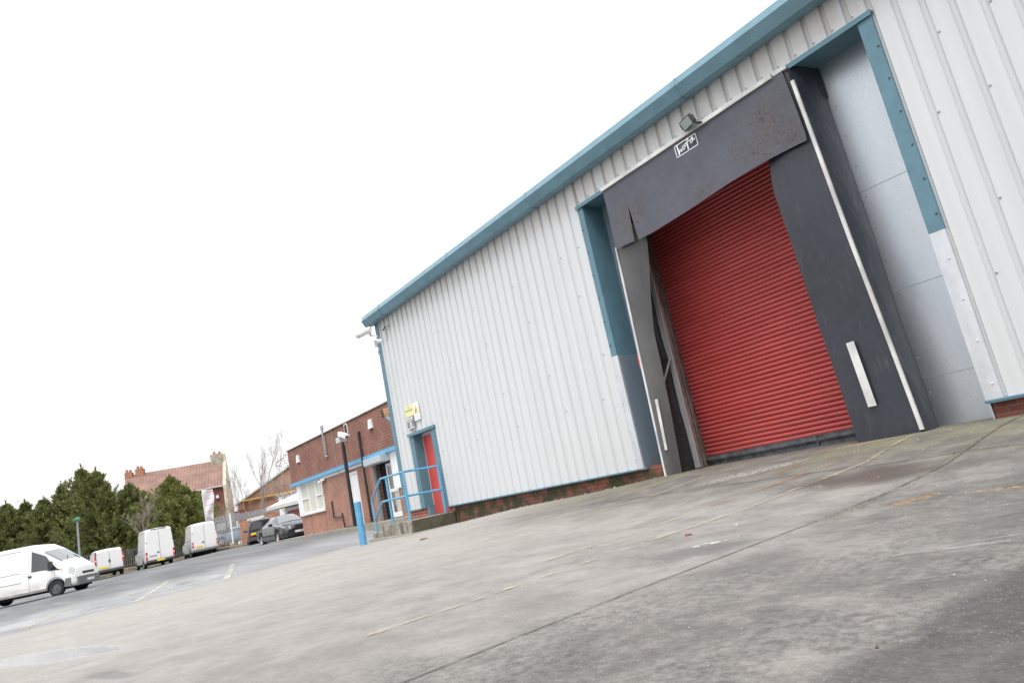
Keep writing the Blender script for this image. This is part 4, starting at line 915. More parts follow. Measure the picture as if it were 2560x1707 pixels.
def van(name, label, loc, rz, Lf, Lr, W, H, wb, wr, hood, nose, style, group=None, cab=0):
    """x forward; front bumper at +Lf, rear at -Lr"""
    o = thing(name, label, 'van', loc, rz, group); hw = W / 2
    xf = Lf - .9; xr = xf - wb
    keys = [(-Lr, .42, H - .14, hw * .95, hw * .80, 1.25), (-Lr + .10, .36, H - .05, hw * .985, hw * .86, 1.25), (-Lr + .5, .34, H, hw, hw * .88, 1.25),
            (Lf - 2.75 + cab, .32, H, hw, hw * .87, 1.25), (Lf - 2.25 + cab, .32, H - .06, hw, hw * .85, 1.25), (Lf - 1.75 + cab, .32, H - .35 if H > 2.2 else H - .12, hw, hw * .84, 1.24),
            (Lf - .98 + cab, .32, hood + .20, hw, hw * .80, 1.15), (Lf - .90 + cab, .32, hood + .12, hw, hw * .82, 1.12), (Lf - .40, .32, hood, hw * .98, hw * .80, .95), (Lf - .10, .30, hood - .22, hw * .90, hw * .72, .80), (Lf, .32, .72, hw * .78, hw * .62, .60)]
    B = Body(keys, [xr, xf], wr); body = B.build('body', 'van_white', o)
    t = MB(); t.box(-Lr + .3, Lf - .3, -hw + .28, hw - .28, .22, .5); t.build('underbody', 'interior_dark', o, world=False)
    wheels(o, B, hw - .03, wr, .2, 'hub_steel', 0)
    # glazing
    t = MB()
    for sd in (1, -1): B.patch(t, Lf - 1.72 + cab, Lf - 1.0 + cab, 4.1, 5.0, sd, .008); B.patch(t, Lf - 1.72 + cab, Lf - 1.0 + cab, 5.0, 6.0, sd, .008)
    ws = t.build('windscreen', 'screen_glass', o, world=False, smooth=True)
    t = MB(); t.tube([B.pt(Lf - .95 + cab, 5.4, -1, .02), B.pt(Lf - 1.2 + cab, 5.95, -1, .025)], .012, 5); t.tube([B.pt(Lf - .95 + cab, 5.3, 1, .02), B.pt(Lf - 1.2 + cab, 5.4, 1, .025)], .012, 5); t.build('wiper', 'dark_plastic', ws, world=False, split=True)
    for sd in (1, -1):
        t = MB(); B.patch(t, Lf - 2.15 + cab * .7, Lf - 1.62 + cab, 2.95, 3.86, sd, .008, x1b=Lf - 1.02 + cab); t.build('side_window', 'car_glass', o, world=False, smooth=True)
        t = MB(); B.patch(t, Lf - 1.6 + cab, Lf - 1.0 + cab, 2.72, 2.95, sd, .009, 4, x0b=Lf - 1.45 + cab); t.build('quarter_trim', 'dark_plastic', o, world=False)
        m = B.pt(Lf - 1.35 + cab, 3.1, sd); t = MB(); t.box(m.x - .05, m.x + .07, m.y, m.y + sd * .24, m.z - .04, m.z + .30); t.build('mirror', 'dark_plastic', o, world=False, bevel=.03, split=True)
        h = B.pt(Lf - 2.22 + cab * .7, 2.5, sd, .02); t = MB(); t.box(h.x - .07, h.x + .07, h.y - .02, h.y + .02, h.z - .02, h.z + .05); t.build('door_handle', 'dark_plastic', o, world=False)
        t = MB(); B.patch(t, Lf - .36, Lf - .08, 2.95, 4.2, sd, .01, 5); t.build('headlight', 'clear_lens', o, world=False, smooth=True)
        t = MB(); B.patch(t, Lf - .98 + cab, Lf - .88 + cab, 2.75, 2.95, sd, .012, 2); t.build('indicator', 'amber_lens', o, world=False)
    t = MB()
    for sd in (1, -1):                       # body seams and rubbing lines
        for x in (Lf - 2.28 + cab * .7, Lf - 3.4, Lf - 1.0 + cab * .3): B.patch(t, x, x + .014, 1.0, 4.0, sd, .003, 5)
        for v in (2.05, 3.02, 3.9): B.patch(t, -Lr + .15, Lf - 2.4, v, v + .02 if v > 2.1 else v + .06, sd, .004, 6)
    t.build('panel_seam', 'bumper_grey', o, world=False, split=True)
    t = MB(); zf = [.32, .40, .56, .62]
    t.prism([(Lf - .25, -hw * .93, .30), (Lf + .02, -hw * .80, .30), (Lf + .07, -hw * .3, .30), (Lf + .07, hw * .3, .30), (Lf + .02, hw * .80, .30), (Lf - .25, hw * .93, .30)], (0, 0, .36))
    for sd in (1, -1): t.prism([(Lf - .52, sd * hw * 1.005, .34), (Lf - .24, sd * hw * .96, .34), (Lf - .24, sd * hw * .96, .68), (Lf - .45, sd * hw * 1.005, .68)], (0, -sd * .1, 0))
    fb = t.build('front_bumper', 'bumper_grey' if style == 'transit' else 'bumper_dark', o, world=False, bevel=.03)
    t = MB(); t.box(Lf + .071, Lf + .08, -.26, .26, .42, .53); pl = t.build('number_plate', 'plate_white', o, world=False)
    t = MB(); t.box(Lf - .06, Lf + .0, -.42, .42, .74, .86); t.build('grille', 'dark_plastic', o, world=False, bevel=.02)
    # rear
    t = MB(); t.box(-Lr - .012, -Lr - .004, -.008, .008, .55, H - .22); t.box(-Lr - .012, -Lr - .004, -hw * .9, hw * .9, .52, .545)
    for sd in (-1, 1):
        t.box(-Lr - .02, -Lr - .003, sd * hw * .90 - .01, sd * hw * .90 + .01, .6, H * .42)
        for z in (1.05, 1.75): t.box(-Lr - .03, -Lr + .02, sd * hw * .88 - .04, sd * hw * .88 + .04, z, z + .05)
    t.build('rear_door_seam', 'bumper_grey', o, world=False, split=True)
    rb = MB(); rb.box(-Lr - .10, -Lr + .12, -hw * .97, hw * .97, .36, .52); rb.build('rear_bumper', 'bumper_dark' if style != 'crafter' else 'bumper_grey', o, world=False, bevel=.03)
    lz = {'transit': (.7, 1.15), 'iveco': (.55, 1.12), 'crafter': (.72, 1.08), 'low': (.85, 1.55)}[style]
    for sd in (1, -1):
        t = MB(); t.box(-Lr - .03, -Lr + .05, min(sd * hw * .86, sd * hw * .97), max(sd * hw * .86, sd * hw * .97), lz[0], lz[1]); tl_ = t.build('tail_light', 'red_lens', o, world=False, bevel=.01)
        t = MB(); zc = lerp(lz[0], lz[1], .45); t.box(-Lr - .034, -Lr - .031, min(sd * hw * .88, sd * hw * .95), max(sd * hw * .88, sd * hw * .95), zc, zc + .1); t.build('reversing_lens', 'plate_white', tl_, world=False)
    t = MB(); t.box(-Lr - .03, -Lr - .012, .06 if style != 'low' else -.05, .20 if style != 'low' else .05, .98, 1.06 if style != 'low' else 1.18); t.build('door_handle', 'dark_plastic', o, world=False)
    pz, py = {'transit': (.6, 0), 'iveco': (.40, 0), 'crafter': (.66, .42), 'low': (.60, .35)}[style]
    t = MB(); t.box(-Lr - (.112 if style == 'iveco' else .02), -Lr - (.1 if style == 'iveco' else .004), py - .26, py + .26, pz, pz + .12); rp = t.build('number_plate', 'plate_yellow', o, world=False)
    if style == 'iveco':
        t = MB(); t.box(-Lr - .02, -Lr - .004, .22, .68, .80, .84); t.box(-Lr + .0, -Lr + .06, -.5, .5, H - .10, H - .05); t.build('trim_strip', 'bumper_dark', o, world=False)
    if style == 'low':
        t = MB()
        for sd in (1, -1): t.box(-Lr - .02, -Lr + .03, min(sd * hw * .90, sd * hw * .99), max(sd * hw * .90, sd * hw * .99), .45, .84); t.box(-Lr - .02, -Lr + .05, min(sd * hw * .86, sd * hw * .94), max(sd * hw * .86, sd * hw * .94), 1.551, 1.8)
        t.build('corner_trim', 'bumper_dark', o, world=False, split=True)
    return o
def gpos(x, y): return (x, y, gz(x, y))
# van 1: heading to the right, towards the camera side
a1 = math.atan2(.81, .585)
h1 = Vector((math.cos(a1), math.sin(a1))); r1 = Vector((h1.y, -h1.x))   # its right side faces the camera
fw = Vector((-38.3, 2.05)); c1 = fw - r1 * .97 - h1 * (2.6 - .9 + .12)
van('parked_van', 'long white high-roof van seen from its driver side, nearest van at the left edge', gpos(c1.x, c1.y), a1, 2.6, 3.0, 1.97, 2.42, 3.5, .34, 1.30, .8, 'transit', 'white vans parked in the yard', cab=.32)
def rear_van(label, px, d, yaw, L_, W, H, wb, wr, style):
    p = at(px[0], px[1], d); dr = Vector((p.x, p.y)).normalized(); a = math.atan2(dr.y, dr.x) + rad(yaw); hd = Vector((math.cos(a), math.sin(a)))
    c = Vector((p.x, p.y)) + hd * (L_ / 2)
    z = p.z
    van('parked_van', label, (c.x, c.y, z), a, L_ / 2, L_ / 2, W, H, wb, wr, 1.30, .8, style, 'white vans parked in the yard')
rear_van('low white van seen from behind, parked between the lamp post and the tall vans', (277, 1440), 49, 8, 4.8, 1.86, 1.93, 3.1, .31, 'low')
rear_van('tall white van with stacked red rear lights, middle of the three vans seen from behind', (404, 1414), 50, 9, 5.6, 1.95, 2.72, 3.4, .34, 'iveco')
rear_van('white van with a grey bumper and yellow plate, parked against the palisade fence', (516, 1387), 53, 9, 5.5, 1.88, 2.48, 3.4, .33, 'crafter')

def car(name, label, loc, rz, kind, mat):
    o = thing(name, label, 'car', loc, rz)
    if kind == 'saloon':
        hw = .91; Lf, Lr, H = 2.45, 2.45, 1.44; wr = .335; wb = 2.91; xf = Lf - .86; xr = xf - wb
        keys = [(-Lr, .45, .80, hw * .80, hw * .6, .78), (-Lr + .15, .30, .98, hw * .92, hw * .72, .86), (-Lr + .9, .24, 1.06, hw, hw * .72, .92), (-Lr + 1.35, .22, 1.30, hw, hw * .62, .94), (-Lr + 1.9, .22, H, hw, hw * .60, .94),
                (.35, .22, H, hw, hw * .61, .93), (.75, .22, H - .10, hw, hw * .62, .93), (1.35, .22, 1.02, hw, hw * .78, .90), (1.9, .22, .96, hw * .99, hw * .76, .86), (Lf - .22, .24, .82, hw * .9, hw * .62, .74), (Lf - .05, .26, .66, hw * .74, hw * .5, .6), (Lf, .32, .55, hw * .6, hw * .45, .5)]
    else:
        hw = .90; Lf, Lr, H = 2.2, 2.2, 1.78; wr = .35; wb = 2.55; xf = Lf - .85; xr = xf - wb
        keys = [(-Lr, .45, 1.66, hw * .93, hw * .72, 1.05), (-Lr + .12, .38, H - .05, hw, hw * .76, 1.08), (-Lr + .6, .34, H, hw, hw * .77, 1.08), (.3, .34, H, hw, hw * .77, 1.06), (.55, .34, H - .06, hw, hw * .77, 1.06), (1.05, .34, 1.16, hw, hw * .82, 1.04), (Lf - .3, .36, 1.04, hw * .97, hw * .78, .92), (Lf - .02, .4, .9, hw * .88, hw * .7, .75), (Lf, .42, .7, hw * .8, hw * .6, .6)]
    B = Body(keys, [xr, xf], wr); B.build('body', mat, o)
    t = MB(); t.box(-Lr + .3, Lf - .3, -hw + .26, hw - .26, .16, .5); t.build('underbody', 'interior_dark', o, world=False)
    wheels(o, B, hw - .02, wr, .21, 'alloy', 7 if kind == 'saloon' else 5)
    if kind == 'saloon': a, b_ = (.72, 1.32), (-Lr + .95, -Lr + 1.75)
    else: a, b_ = (.52, 1.02), None
    t = MB()
    for sd in (1, -1): B.patch(t, a[0], a[1], 4.4, 6.0, sd, .008)
    t.build('windscreen', 'screen_glass', o, world=False, smooth=True)
    if b_:
        t = MB()
        for sd in (1, -1): B.patch(t, b_[0], b_[1], 4.4, 6.0, sd, .008)
        t.build('rear_window', 'car_glass', o, world=False, smooth=True)
    for sd in (1, -1):
        for (x0, x1, x1b) in (((-.35, .42, 1.0), (-1.35, -.45, -.42)) if kind == 'saloon' else ((-.2, .35, .8), (-1.1, -.3, -.28), (-1.95, -1.2, -1.18))):
            t = MB(); B.patch(t, x0, x1, 3.08, 3.9, sd, .007, 4, x1b=x1b); t.build('side_window', 'car_glass', o, world=False, smooth=True)
        m = B.pt(.85, 3.05, sd); t = MB(); t.box(m.x - .08, m.x + .08, m.y, m.y + sd * .20, m.z, m.z + .15); t.build('mirror', mat, o, world=False, bevel=.03)
        t = MB(); t.box(-Lr - .01, -Lr + .1, min(sd * hw * .68, sd * hw * .90), max(sd * hw * .68, sd * hw * .90), .72, .88); t.build('tail_light', 'red_lens', o, world=False)
    if kind == 'saloon':
        for sd in (1, -1):
            for y, r_, x in ((.66, .105, Lf - .30), (.43, .085, Lf - .16)):
                t = MB(); t.lathe([(0, .05), (r_ * .7, .04), (r_, 0), (r_ * 1.12, -.02), (r_ * 1.12, -.16)], (x, sd * y, .70), (1, sd * .25, .25), 16); t.build('headlight', 'clear_lens', o, world=False, smooth=True)
            t = MB(); t.box(Lf - .5, Lf - .36, min(sd * hw * .9, sd * hw * .975), max(sd * hw * .9, sd * hw * .975), .50, .56); t.build('indicator', 'amber_lens', o, world=False)
        t = MB(); t.box(Lf - .12, Lf + .02, -.24, .24, .58, .80); t.build('grille', 'ink', o, world=False, bevel=.03)
        t = MB(); t.prism([(Lf - .45, -hw * .93, .24), (Lf - .02, -hw * .72, .24), (Lf + .06, -hw * .3, .24), (Lf + .06, hw * .3, .24), (Lf - .02, hw * .72, .24), (Lf - .45, hw * .93, .24)], (0, 0, .27)); t.build('front_bumper', mat, o, world=False, bevel=.05)
        t = MB(); t.box(Lf + .062, Lf + .07, -.26, .26, .40, .52); pl = t.build('number_plate', 'plate_white', o, world=False)
        t = MB(); add_text(t, 'TK', .11, Matrix.Translation((Lf + .073, .10, .46)) @ Matrix.Rotation(rad(90), 4, 'Z') @ Matrix.Rotation(rad(90), 4, 'X')); t.build('lettering', 'ink', pl, world=False)
    else:
        t = MB(); t.lathe([(.34, 0), (.34, .10), (.30, .16), (0, .17)], (-Lr - .02, -.28, .92), (-1, 0, 0), 20); sw = t.build('spare_wheel', 'tyre', o, world=False, smooth=True)
        t = MB(); t.lathe([(.22, .171), (.2, .18), (0, .182)], (-Lr - .02, -.28, .92), (-1, 0, 0), 16); t.build('rim', 'alloy', sw, world=False)
        t = MB(); t.box(-Lr - .02, -Lr - .0, .18, .70, .78, .92); t.build('number_plate', 'plate_yellow', o, world=False)
        t = MB(); t.prism([(-Lr + .01, -hw * .62, 1.62), (-Lr + .01, hw * .62, 1.62), (-Lr - .008, hw * .74, 1.12), (-Lr - .008, -hw * .74, 1.12)], (-.012, 0, 0)); t.build('rear_window', 'car_glass', o, world=False)
        t = MB(); t.box(-Lr - .08, -Lr + .15, -hw * .95, hw * .95, .38, .62); t.build('rear_bumper', 'bumper_dark', o, world=False, bevel=.03)
        t = MB()
        for sd in (1, -1): t.tube([(-1.6, sd * .6, H + .06), (.1, sd * .6, H + .06)], .02, 6)
        t.build('roof_rail', 'dark_plastic', o, world=False, split=True)
    return o
p = at(696, 1359, 36.3); dr = -Vector((p.x, p.y)).normalized(); a = math.atan2(dr.y, dr.x) + rad(17)
hd = Vector((math.cos(a), math.sin(a))); rt = Vector((hd.y, -hd.x)); c = Vector((p.x, p.y)) - rt * .9 - hd * 1.59
car('parked_car', 'dark glossy saloon with round headlights, nose half hidden behind the office corner', (c.x, c.y, p.z), a, 'saloon', 'car_dark')
p = at(659, 1361, 47.5); dr = Vector((p.x, p.y)).normalized(); a = math.atan2(dr.y, dr.x) + rad(3); hd = Vector((math.cos(a), math.sin(a))); c = Vector((p.x, p.y)) + hd * 2.2 
car('parked_car', 'dark off-road car with a spare wheel on its back, behind the saloon', (c.x, c.y, p.z), a, 'suv', 'suv_dark')
p = at(597, 1348, 63); car('parked_car', 'pale blue car glimpsed through the palisade fence', (p.x, p.y, p.z - .25), rad(70), 'saloon', 'car_blue')

# ------------------------------------------------------------------ lamp post, banner
p = at(201, 1412, 47); top = at(187.7, 1296.5, 47); gzl = gz(p.x, p.y)
lp = thing('lamp_post', 'slim grey lamp post with a green top behind the nearest white van', 'lamp post', (p.x, p.y, gzl))
t = MB(); t.tube([(p.x, p.y, gzl), (p.x, p.y, gzl + 1), (p.x, p.y, top.z - .15)], [.09, .075, .055], 10); t.build('pole', 'lamp_grey', lp, smooth=True)
t = MB(); t.lathe([(.06, -.2), (.14, -.1), (.20, 0), (.20, .05), (.08, .11), (0, .12)], (p.x, p.y, top.z), (0, 0, 1), 14); t.build('lamp_head', 'green_lamp', lp, smooth=True)
bn = at(512, 1262, 60); bz = gz(bn.x, bn.y)
ba = thing('banner', 'tall white feather banner with rows of red script in front of the red house', 'banner', (bn.x, bn.y, bz))
side = Vector((.20, .98, 0)).normalized()
A_ = lambda x, y, d=60: at(x / 9.22 + 480, y / 9.22 + 1190, d)
q = [A_(215, 315), A_(470, 295), A_(515, 480), A_(495, 1005), A_(345, 1040)]
rows = []
for i in range(13):
    f = i / 12; a_ = A_(lerp(235, 345, f), lerp(313, 1040, f)); b_ = A_(interp(f, [0, .25, .5, .75, 1], [470, 512, 500, 495, 497]), lerp(293, 1003, f))
    rows.append([a_.lerp(b_, j / 6) + Vector((.98, -.2, 0)) * (.12 * math.sin(f * 9 + j * .8)) for j in range(7)])
t = MB(); t.grid(rows); cl = t.build('cloth', 'banner_cloth', ba, smooth=True)
t = MB(); t.tube([A_(330, 1065) + Vector((0, 0, bz - A_(330, 1065).z)), A_(330, 1065), A_(222, 310)], .05, 6); t.build('pole', 'white_trim', ba)
t = MB()
for k, (y0, y1) in enumerate(((365, 355), (520, 500), (665, 652), (815, 805), (975, 960))):
    rr = random.Random(k); x = 330
    while x < 480:
        w_ = rr.uniform(8, 20); f = (x - 330) / 150; yy0 = lerp(y0 + 10, y1 - 5, f); h = rr.uniform(8, 22)
        P4 = [A_(x, yy0, 59.75), A_(x + w_, yy0 - 2, 59.75), A_(x + w_ + 2, yy0 - h, 59.75), A_(x + 2, yy0 - h, 59.75)]
        t.prism([v for v in P4], Vector((-.01, 0, 0))); x += w_ + rr.uniform(3, 9)
t.build('lettering', 'banner_red', cl)

# ------------------------------------------------------------------ fences
def palisade(label, pts, h, group='palisade fences', spacing=.155, matn='galv_fence', base=None):
    o = thing('palisade_fence', label, 'fence', tuple(pts[0]) , group=group); pa = MB(); n = 0
    for a, b_ in zip(pts, pts[1:]):
        a, b_ = Vector(a), Vector(b_); d = b_ - a; L_ = d.length; t_ = d.normalized(); nr = Vector((-t_.y, t_.x, 0)).normalized()
        for k in range(int(L_ / spacing)):
            c = a + t_ * (k * spacing); hh = h
            pa.prism([c - t_ * .035, c + t_ * .035, c + t_ * .035 + Vector((0, 0, hh - .12)), c + Vector((0, 0, hh)), c - t_ * .035 + Vector((0, 0, hh - .12))], nr * .012)
    pa.build('pales', matn, o); rl = MB(); ps = MB()
    for a, b_ in zip(pts, pts[1:]):
        a, b_ = Vector(a), Vector(b_); t_ = (b_ - a).normalized(); nr = Vector((-t_.y, t_.x, 0)).normalized(); L_ = (b_ - a).length
        for z in (.25, h - .45):
            rl.prism([a + Vector((0, 0, z)), b_ + Vector((0, 0, z)), b_ + Vector((0, 0, z + .05)), a + Vector((0, 0, z + .05))], nr * .06)
    rl.build('rail', matn, o)
    for a, b_ in zip(pts, pts[1:]):
        a, b_ = Vector(a), Vector(b_); t_ = (b_ - a).normalized(); L_ = (b_ - a).length; nr = Vector((-t_.y, t_.x, 0)).normalized()
        for k in range(int(L_ / 2.75) + 1):
            c = a + t_ * k * 2.75 + nr * .08; ps = MB(); ps.tube([c - Vector((0, 0, .3)), c + Vector((0, 0, h - .05))], .05, 6); ps.build('fence_post', matn, o)
    return o
def base(px, py, d, dz=0): p_ = at(px, py, d); return (p_.x, p_.y, p_.z + dz)
palisade('low grey palisade fence along the foot of the conifers behind the vans', [base(-60, 1492, 58), base(190, 1439, 58), base(365, 1412, 59.5), base(500, 1378, 60.5)], 1.6, matn='fence_dark')
palisade('tall grey palisade gate and fence between the last van and the orange brick wall', [base(535, 1367, 59), base(606, 1352, 58)], 2.45)
wl = [base(591, 1299, 55.0), base(640, 1291, 54), base(700, 1282, 50)]
palisade('grey palisade spikes rising behind the orange brick wall', [base(594, 1300, 56), base(700, 1281, 52)], .55)
gp_ = thing('gate_post', 'white gate post in the middle of the tall palisade fence', 'gate post', base(583, 1358, 57.5)); pz = at(583, 1358, 57.5)
t = MB(); t.tube([pz, pz + Vector((0, 0, 2.5))], .07, 8); t.build('post', 'white_trim', gp_); t = MB(); t.box(pz.x - .09, pz.x + .09, pz.y - .09, pz.y + .09, pz.z + 2.5, pz.z + 2.55); t.build('cap', 'grey_metal', gp_)
sg = thing('fence_notice', 'plain grey notice board behind the tall palisade fence', 'sign', tuple(at(553, 1316, 59.5))); q = at(553, 1316, 59.5)
t = MB(); t.box(q.x - .02, q.x + .02, q.y - .35, q.y + .35, q.z - .28, q.z + .28); t.build('board', 'grey_roof', sg); t = MB(); t.tube([(q.x - .06, q.y - .3, q.z + .25), (q.x - .06, q.y - .3, q.z - 1.9)], .03, 6); t.tube([(q.x - .06, q.y + .3, q.z + .25), (q.x - .06, q.y + .3, q.z - 1.9)], .03, 6); t.build('leg', 'grey_metal', sg, split=True)
# brick wall with stone lintel and blocked opening
a = at(604, 1357, 54); b_ = at(690, 1344, 50.5)
bw = thing('brick_wall', 'orange brick boundary wall with a pale blocked opening behind the dark cars', 'wall', tuple(a))
zt = at(603, 1299, 54).z; zt2 = at(668, 1287, 51.5).z
d_ = (Vector(b_) - Vector(a)); d_.z = 0; Lw = d_.length; aw = math.atan2(d_.y, d_.x)
PMAT[bw.name] = Matrix.Translation(a) @ Matrix.Rotation(aw, 4, 'Z'); bw.rotation_euler = (0, 0, aw)
hW = zt - a.z
t = MB(); t.box(0, Lw * .30, 0, .3, -.3, hW); t.box(Lw * .72, Lw, 0, .3, -.3, hW); t.box(Lw * .30, Lw * .72, 0, .3, hW - .04, hW); t.build('masonry', 'brick_orange', bw, world=False)
t = MB(); t.box(Lw * .26, Lw * .76, -.03, .28, hW - .22, hW - .042); t.build('lintel', 'lintel_stone', bw, world=False)
t = MB(); t.box(Lw * .305, Lw * .715, .08, .25, -.3, hW - .225); t.build('infill', 'dull_infill', bw, world=False)
t = MB(); t.box(-.03, Lw, -.03, .33, hW, hW + .05); t.build('coping', 'concrete_kerb', bw, world=False)
# verge strip in front of the fence
rows = []
for px, py, d in ((-80, 1500, 56.5), (190, 1443, 56.5), (300, 1424, 57), (420, 1402, 58), (540, 1372, 57), (605, 1362, 54), (660, 1352, 50)):
    p_ = at(px, py, d); dr = Vector((p_.x, p_.y, 0)).normalized(); zz = p_.z
    rows.append([(p_.x - dr.x * .9, p_.y - dr.y * .9, gz(p_.x, p_.y) - .1), (p_.x - dr.x * .8, p_.y - dr.y * .8, zz - .02), (p_.x, p_.y, zz + .06), (p_.x + dr.x * 9, p_.y + dr.y * 9, zz + .12)])
t = MB(); t.grid(rows); tag(t.build('verge', 'moss_verge'), kind='structure')

# ------------------------------------------------------------------ houses
def frame_from(aL, aR):
    d = Vector((aR.x - aL.x, aR.y - aL.y, 0)); return math.atan2(d.y, d.x), d.length
aL = at(312, 1300, 69.0); aR = at(557, 1211.5, 72.4); az, Lh = frame_from(aL, aR); zg = gz(aR.x, aR.y) - .2; ze = at(557, 1211.5, 72.4).z
ho = thing('brick_house', 'red-tiled brick house with a cream rendered gable end and chimneys', 'house', (aL.x, aL.y, zg), az)
he = ze - zg; hr_ = he + 3.0; dp = 7.6       # local: x along front, y back
t = MB(); t.box(0, Lh, 0, dp, 0, he - .12); t.box(-.12, Lh * .998, -.06, -.002, he - .4, he - .1, 0); t.build('front_wall', 'brick_house', ho, world=False)
t = MB(); t.face([(-.2, -.3, he - .08), (Lh + .02, -.3, he - .08), (Lh + .02, dp / 2, hr_), (-.2, dp / 2, hr_)]); t.face([(-.2, dp + .3, he - .08), (Lh + .02, dp + .3, he - .08), (Lh + .02, dp / 2, hr_), (-.2, dp / 2, hr_)])
rf = t.build('roof', 'roof_tile', ho, world=False)
t = MB(); t.box(-.2, Lh + .02, -.36, -.28, he - .16, he - .07); t.build('house_gutter', 'lintel_stone', ho, world=False)
t = MB(); gx = Lh + .03
t.prism([(gx, -.35, 0), (gx, dp + .1, 0), (gx, dp + .1, he - .3), (gx, dp * .80, he + .9), (gx, dp / 2 + .35, hr_ + .6), (gx, dp / 2 - .4, hr_ + .6), (gx, dp / 2 - .5, hr_ - .2), (gx, -.35, he)], (.3, 0, 0)); t.build('gable_end', 'cream_render', ho, world=False)
t = MB(); t.box(Lh - 1.15, Lh + .02, dp / 2 - .95, dp / 2 + .35, hr_ - 1.0, hr_ + .62); ch = t.build('chimney', 'chimney_render', rf, world=False)
t = MB(); t.box(-.3, .4, dp / 2 - .5, dp / 2 + .5, hr_ - 2.5, hr_ + .25); t.box(.7, 1.5, dp / 2 - .5, dp / 2 + .5, hr_ - 1.0, hr_ + .45); t.build('chimney', 'brick_orange', rf, world=False, split=True)
t = MB()
for x, y, z in ((-.1, dp / 2 - .2, hr_ + .25), (.15, dp / 2 + .2, hr_ + .25), (.95, dp / 2 - .2, hr_ + .45), (1.2, dp / 2 + .2, hr_ + .45), (Lh - .75, dp / 2 - .4, hr_ + .62), (Lh - .25, dp / 2, hr_ + .62)): t.tube([(x, y, z), (x, y, z + .32)], [.15, .12], 8)
t.build('chimney_pot', 'terracotta', rf, world=False, split=True)
for x, z, ml in ((Lh - 3.9, he - 2.9, 'ochre_leaf'), (Lh - 1.85, he - 2.75, 'sign_yellow')):
    t = MB(); t.box(x - .5, x + .5, -.04, .05, z, z + 1.3); wn_ = t.build('window', 'lintel_stone', ho, world=False); t = MB(); t.box(x - .42, x + .42, -.06, -.041, z + .08, z + 1.22); t.build('boarding', 'orange_pipe' if ml == 'ochre_leaf' else 'curtain_cream', wn_, world=False)
t = MB(); t.tube([(Lh - 2.5, -.1, 0), (Lh - 2.5, -.1, he - .2)], .05, 6); t.build('downpipe', 'brick_bit', ho, world=False)
al = MB(); al.box(Lh - .75, Lh - .5, -.16, -.01, he - 1.25, he - .95); 
o = thing('alarm_box', 'tiny white alarm box under the eaves of the red-tiled house', 'alarm box', (aL.x, aL.y, zg), az, 'alarm boxes on the house'); ob = al.build('cover', 'white_trim', o, world=False)
t = MB(); t.box(Lh - .70, Lh - .55, -.15, -.03, he - 1.36, he - 1.251); t.build('strobe', 'bumper_dark', o, world=False)
# big brick hall behind
aL = at(596, 1330, 80); aR = at(800, 1300, 74); az, Lh2 = frame_from(aL, aR); zg = -.4
hl = thing('brick_hall', 'large plain brick hall with a sloping roof edge and ochre pipes behind the bare tree', 'hall', (aL.x, aL.y, zg), az)
def HL(px, py, d, off=0):
    q_ = at(px, py, d); return q_
def loc_on(px, py):            # intersect the view ray with the hall's front plane, give local x, z
    r_ = ray(px, py); im = (Matrix.Translation(aL) @ Matrix.Rotation(az, 4, 'Z')).inverted(); o_ = im @ Vector((0, 0, 0)); d_ = im.to_3x3() @ r_
    s_ = -o_.y / d_.y; q_ = o_ + d_ * s_; return q_.x, q_.z + aL.z - zg
v0 = loc_on(594, 1262); v1 = loc_on(726, 1166); sl = (v1[1] - v0[1]) / (v1[0] - v0[0]); vx = 12.0
t = MB(); t.prism([(v0[0], 0, 0), (vx, 0, 0), (vx, 0, v0[1] + sl * (vx - v0[0])), (v0[0], 0, v0[1])], (0, 14, 0)); t.build('gable_wall', 'brick_far', hl, world=False)
t = MB(); t.prism([(v0[0] - .2, -.15, v0[1] - .05), (vx, -.15, v0[1] - .05 + sl * (vx - v0[0] + .2)), (vx, -.15, v0[1] + .15 + sl * (vx - v0[0] + .2)), (v0[0] - .2, -.15, v0[1] + .12)], (0, 14.3, 0)); t.build('roof', 'grey_roof', hl, world=False)
pA = loc_on(611, 1252); pB = loc_on(744, 1226); pC = loc_on(611, 1252); pD = loc_on(612, 1290)
t = MB(); t.tube([(pA[0], -.2, pA[1]), (pB[0], -.2, pB[1])], .11, 8); t.tube([(pC[0], -.15, pC[1]), (pC[0] - .05, -.15, pD[1])], .08, 8); t.build('pipe', 'orange_pipe', hl, world=False, split=True)
r0, r1 = loc_on(597, 1277), loc_on(622, 1290); t = MB(); t.box(r0[0], r1[0], -.9, -.01, r1[1] - .2, r0[1]); t.build('lean_to', 'red_tile', hl, world=False)
# white shed
c0 = at(716, 1250, 66); ws_ = thing('white_shed', 'small white flat-roofed shed in front of the brick hall', 'shed', (c0.x, c0.y, -.3), az)
t = MB(); t.box(-1.1, 2.2, 0, 3, 0, c0.z + .3 + .55); t.build('walls', 'white_paint', ws_, world=False); t = MB(); t.box(-1.2, 2.3, -.1, 3.1, c0.z + .3 + .56, c0.z + .3 + .66); t.build('roof', 'grey_roof', ws_, world=False)
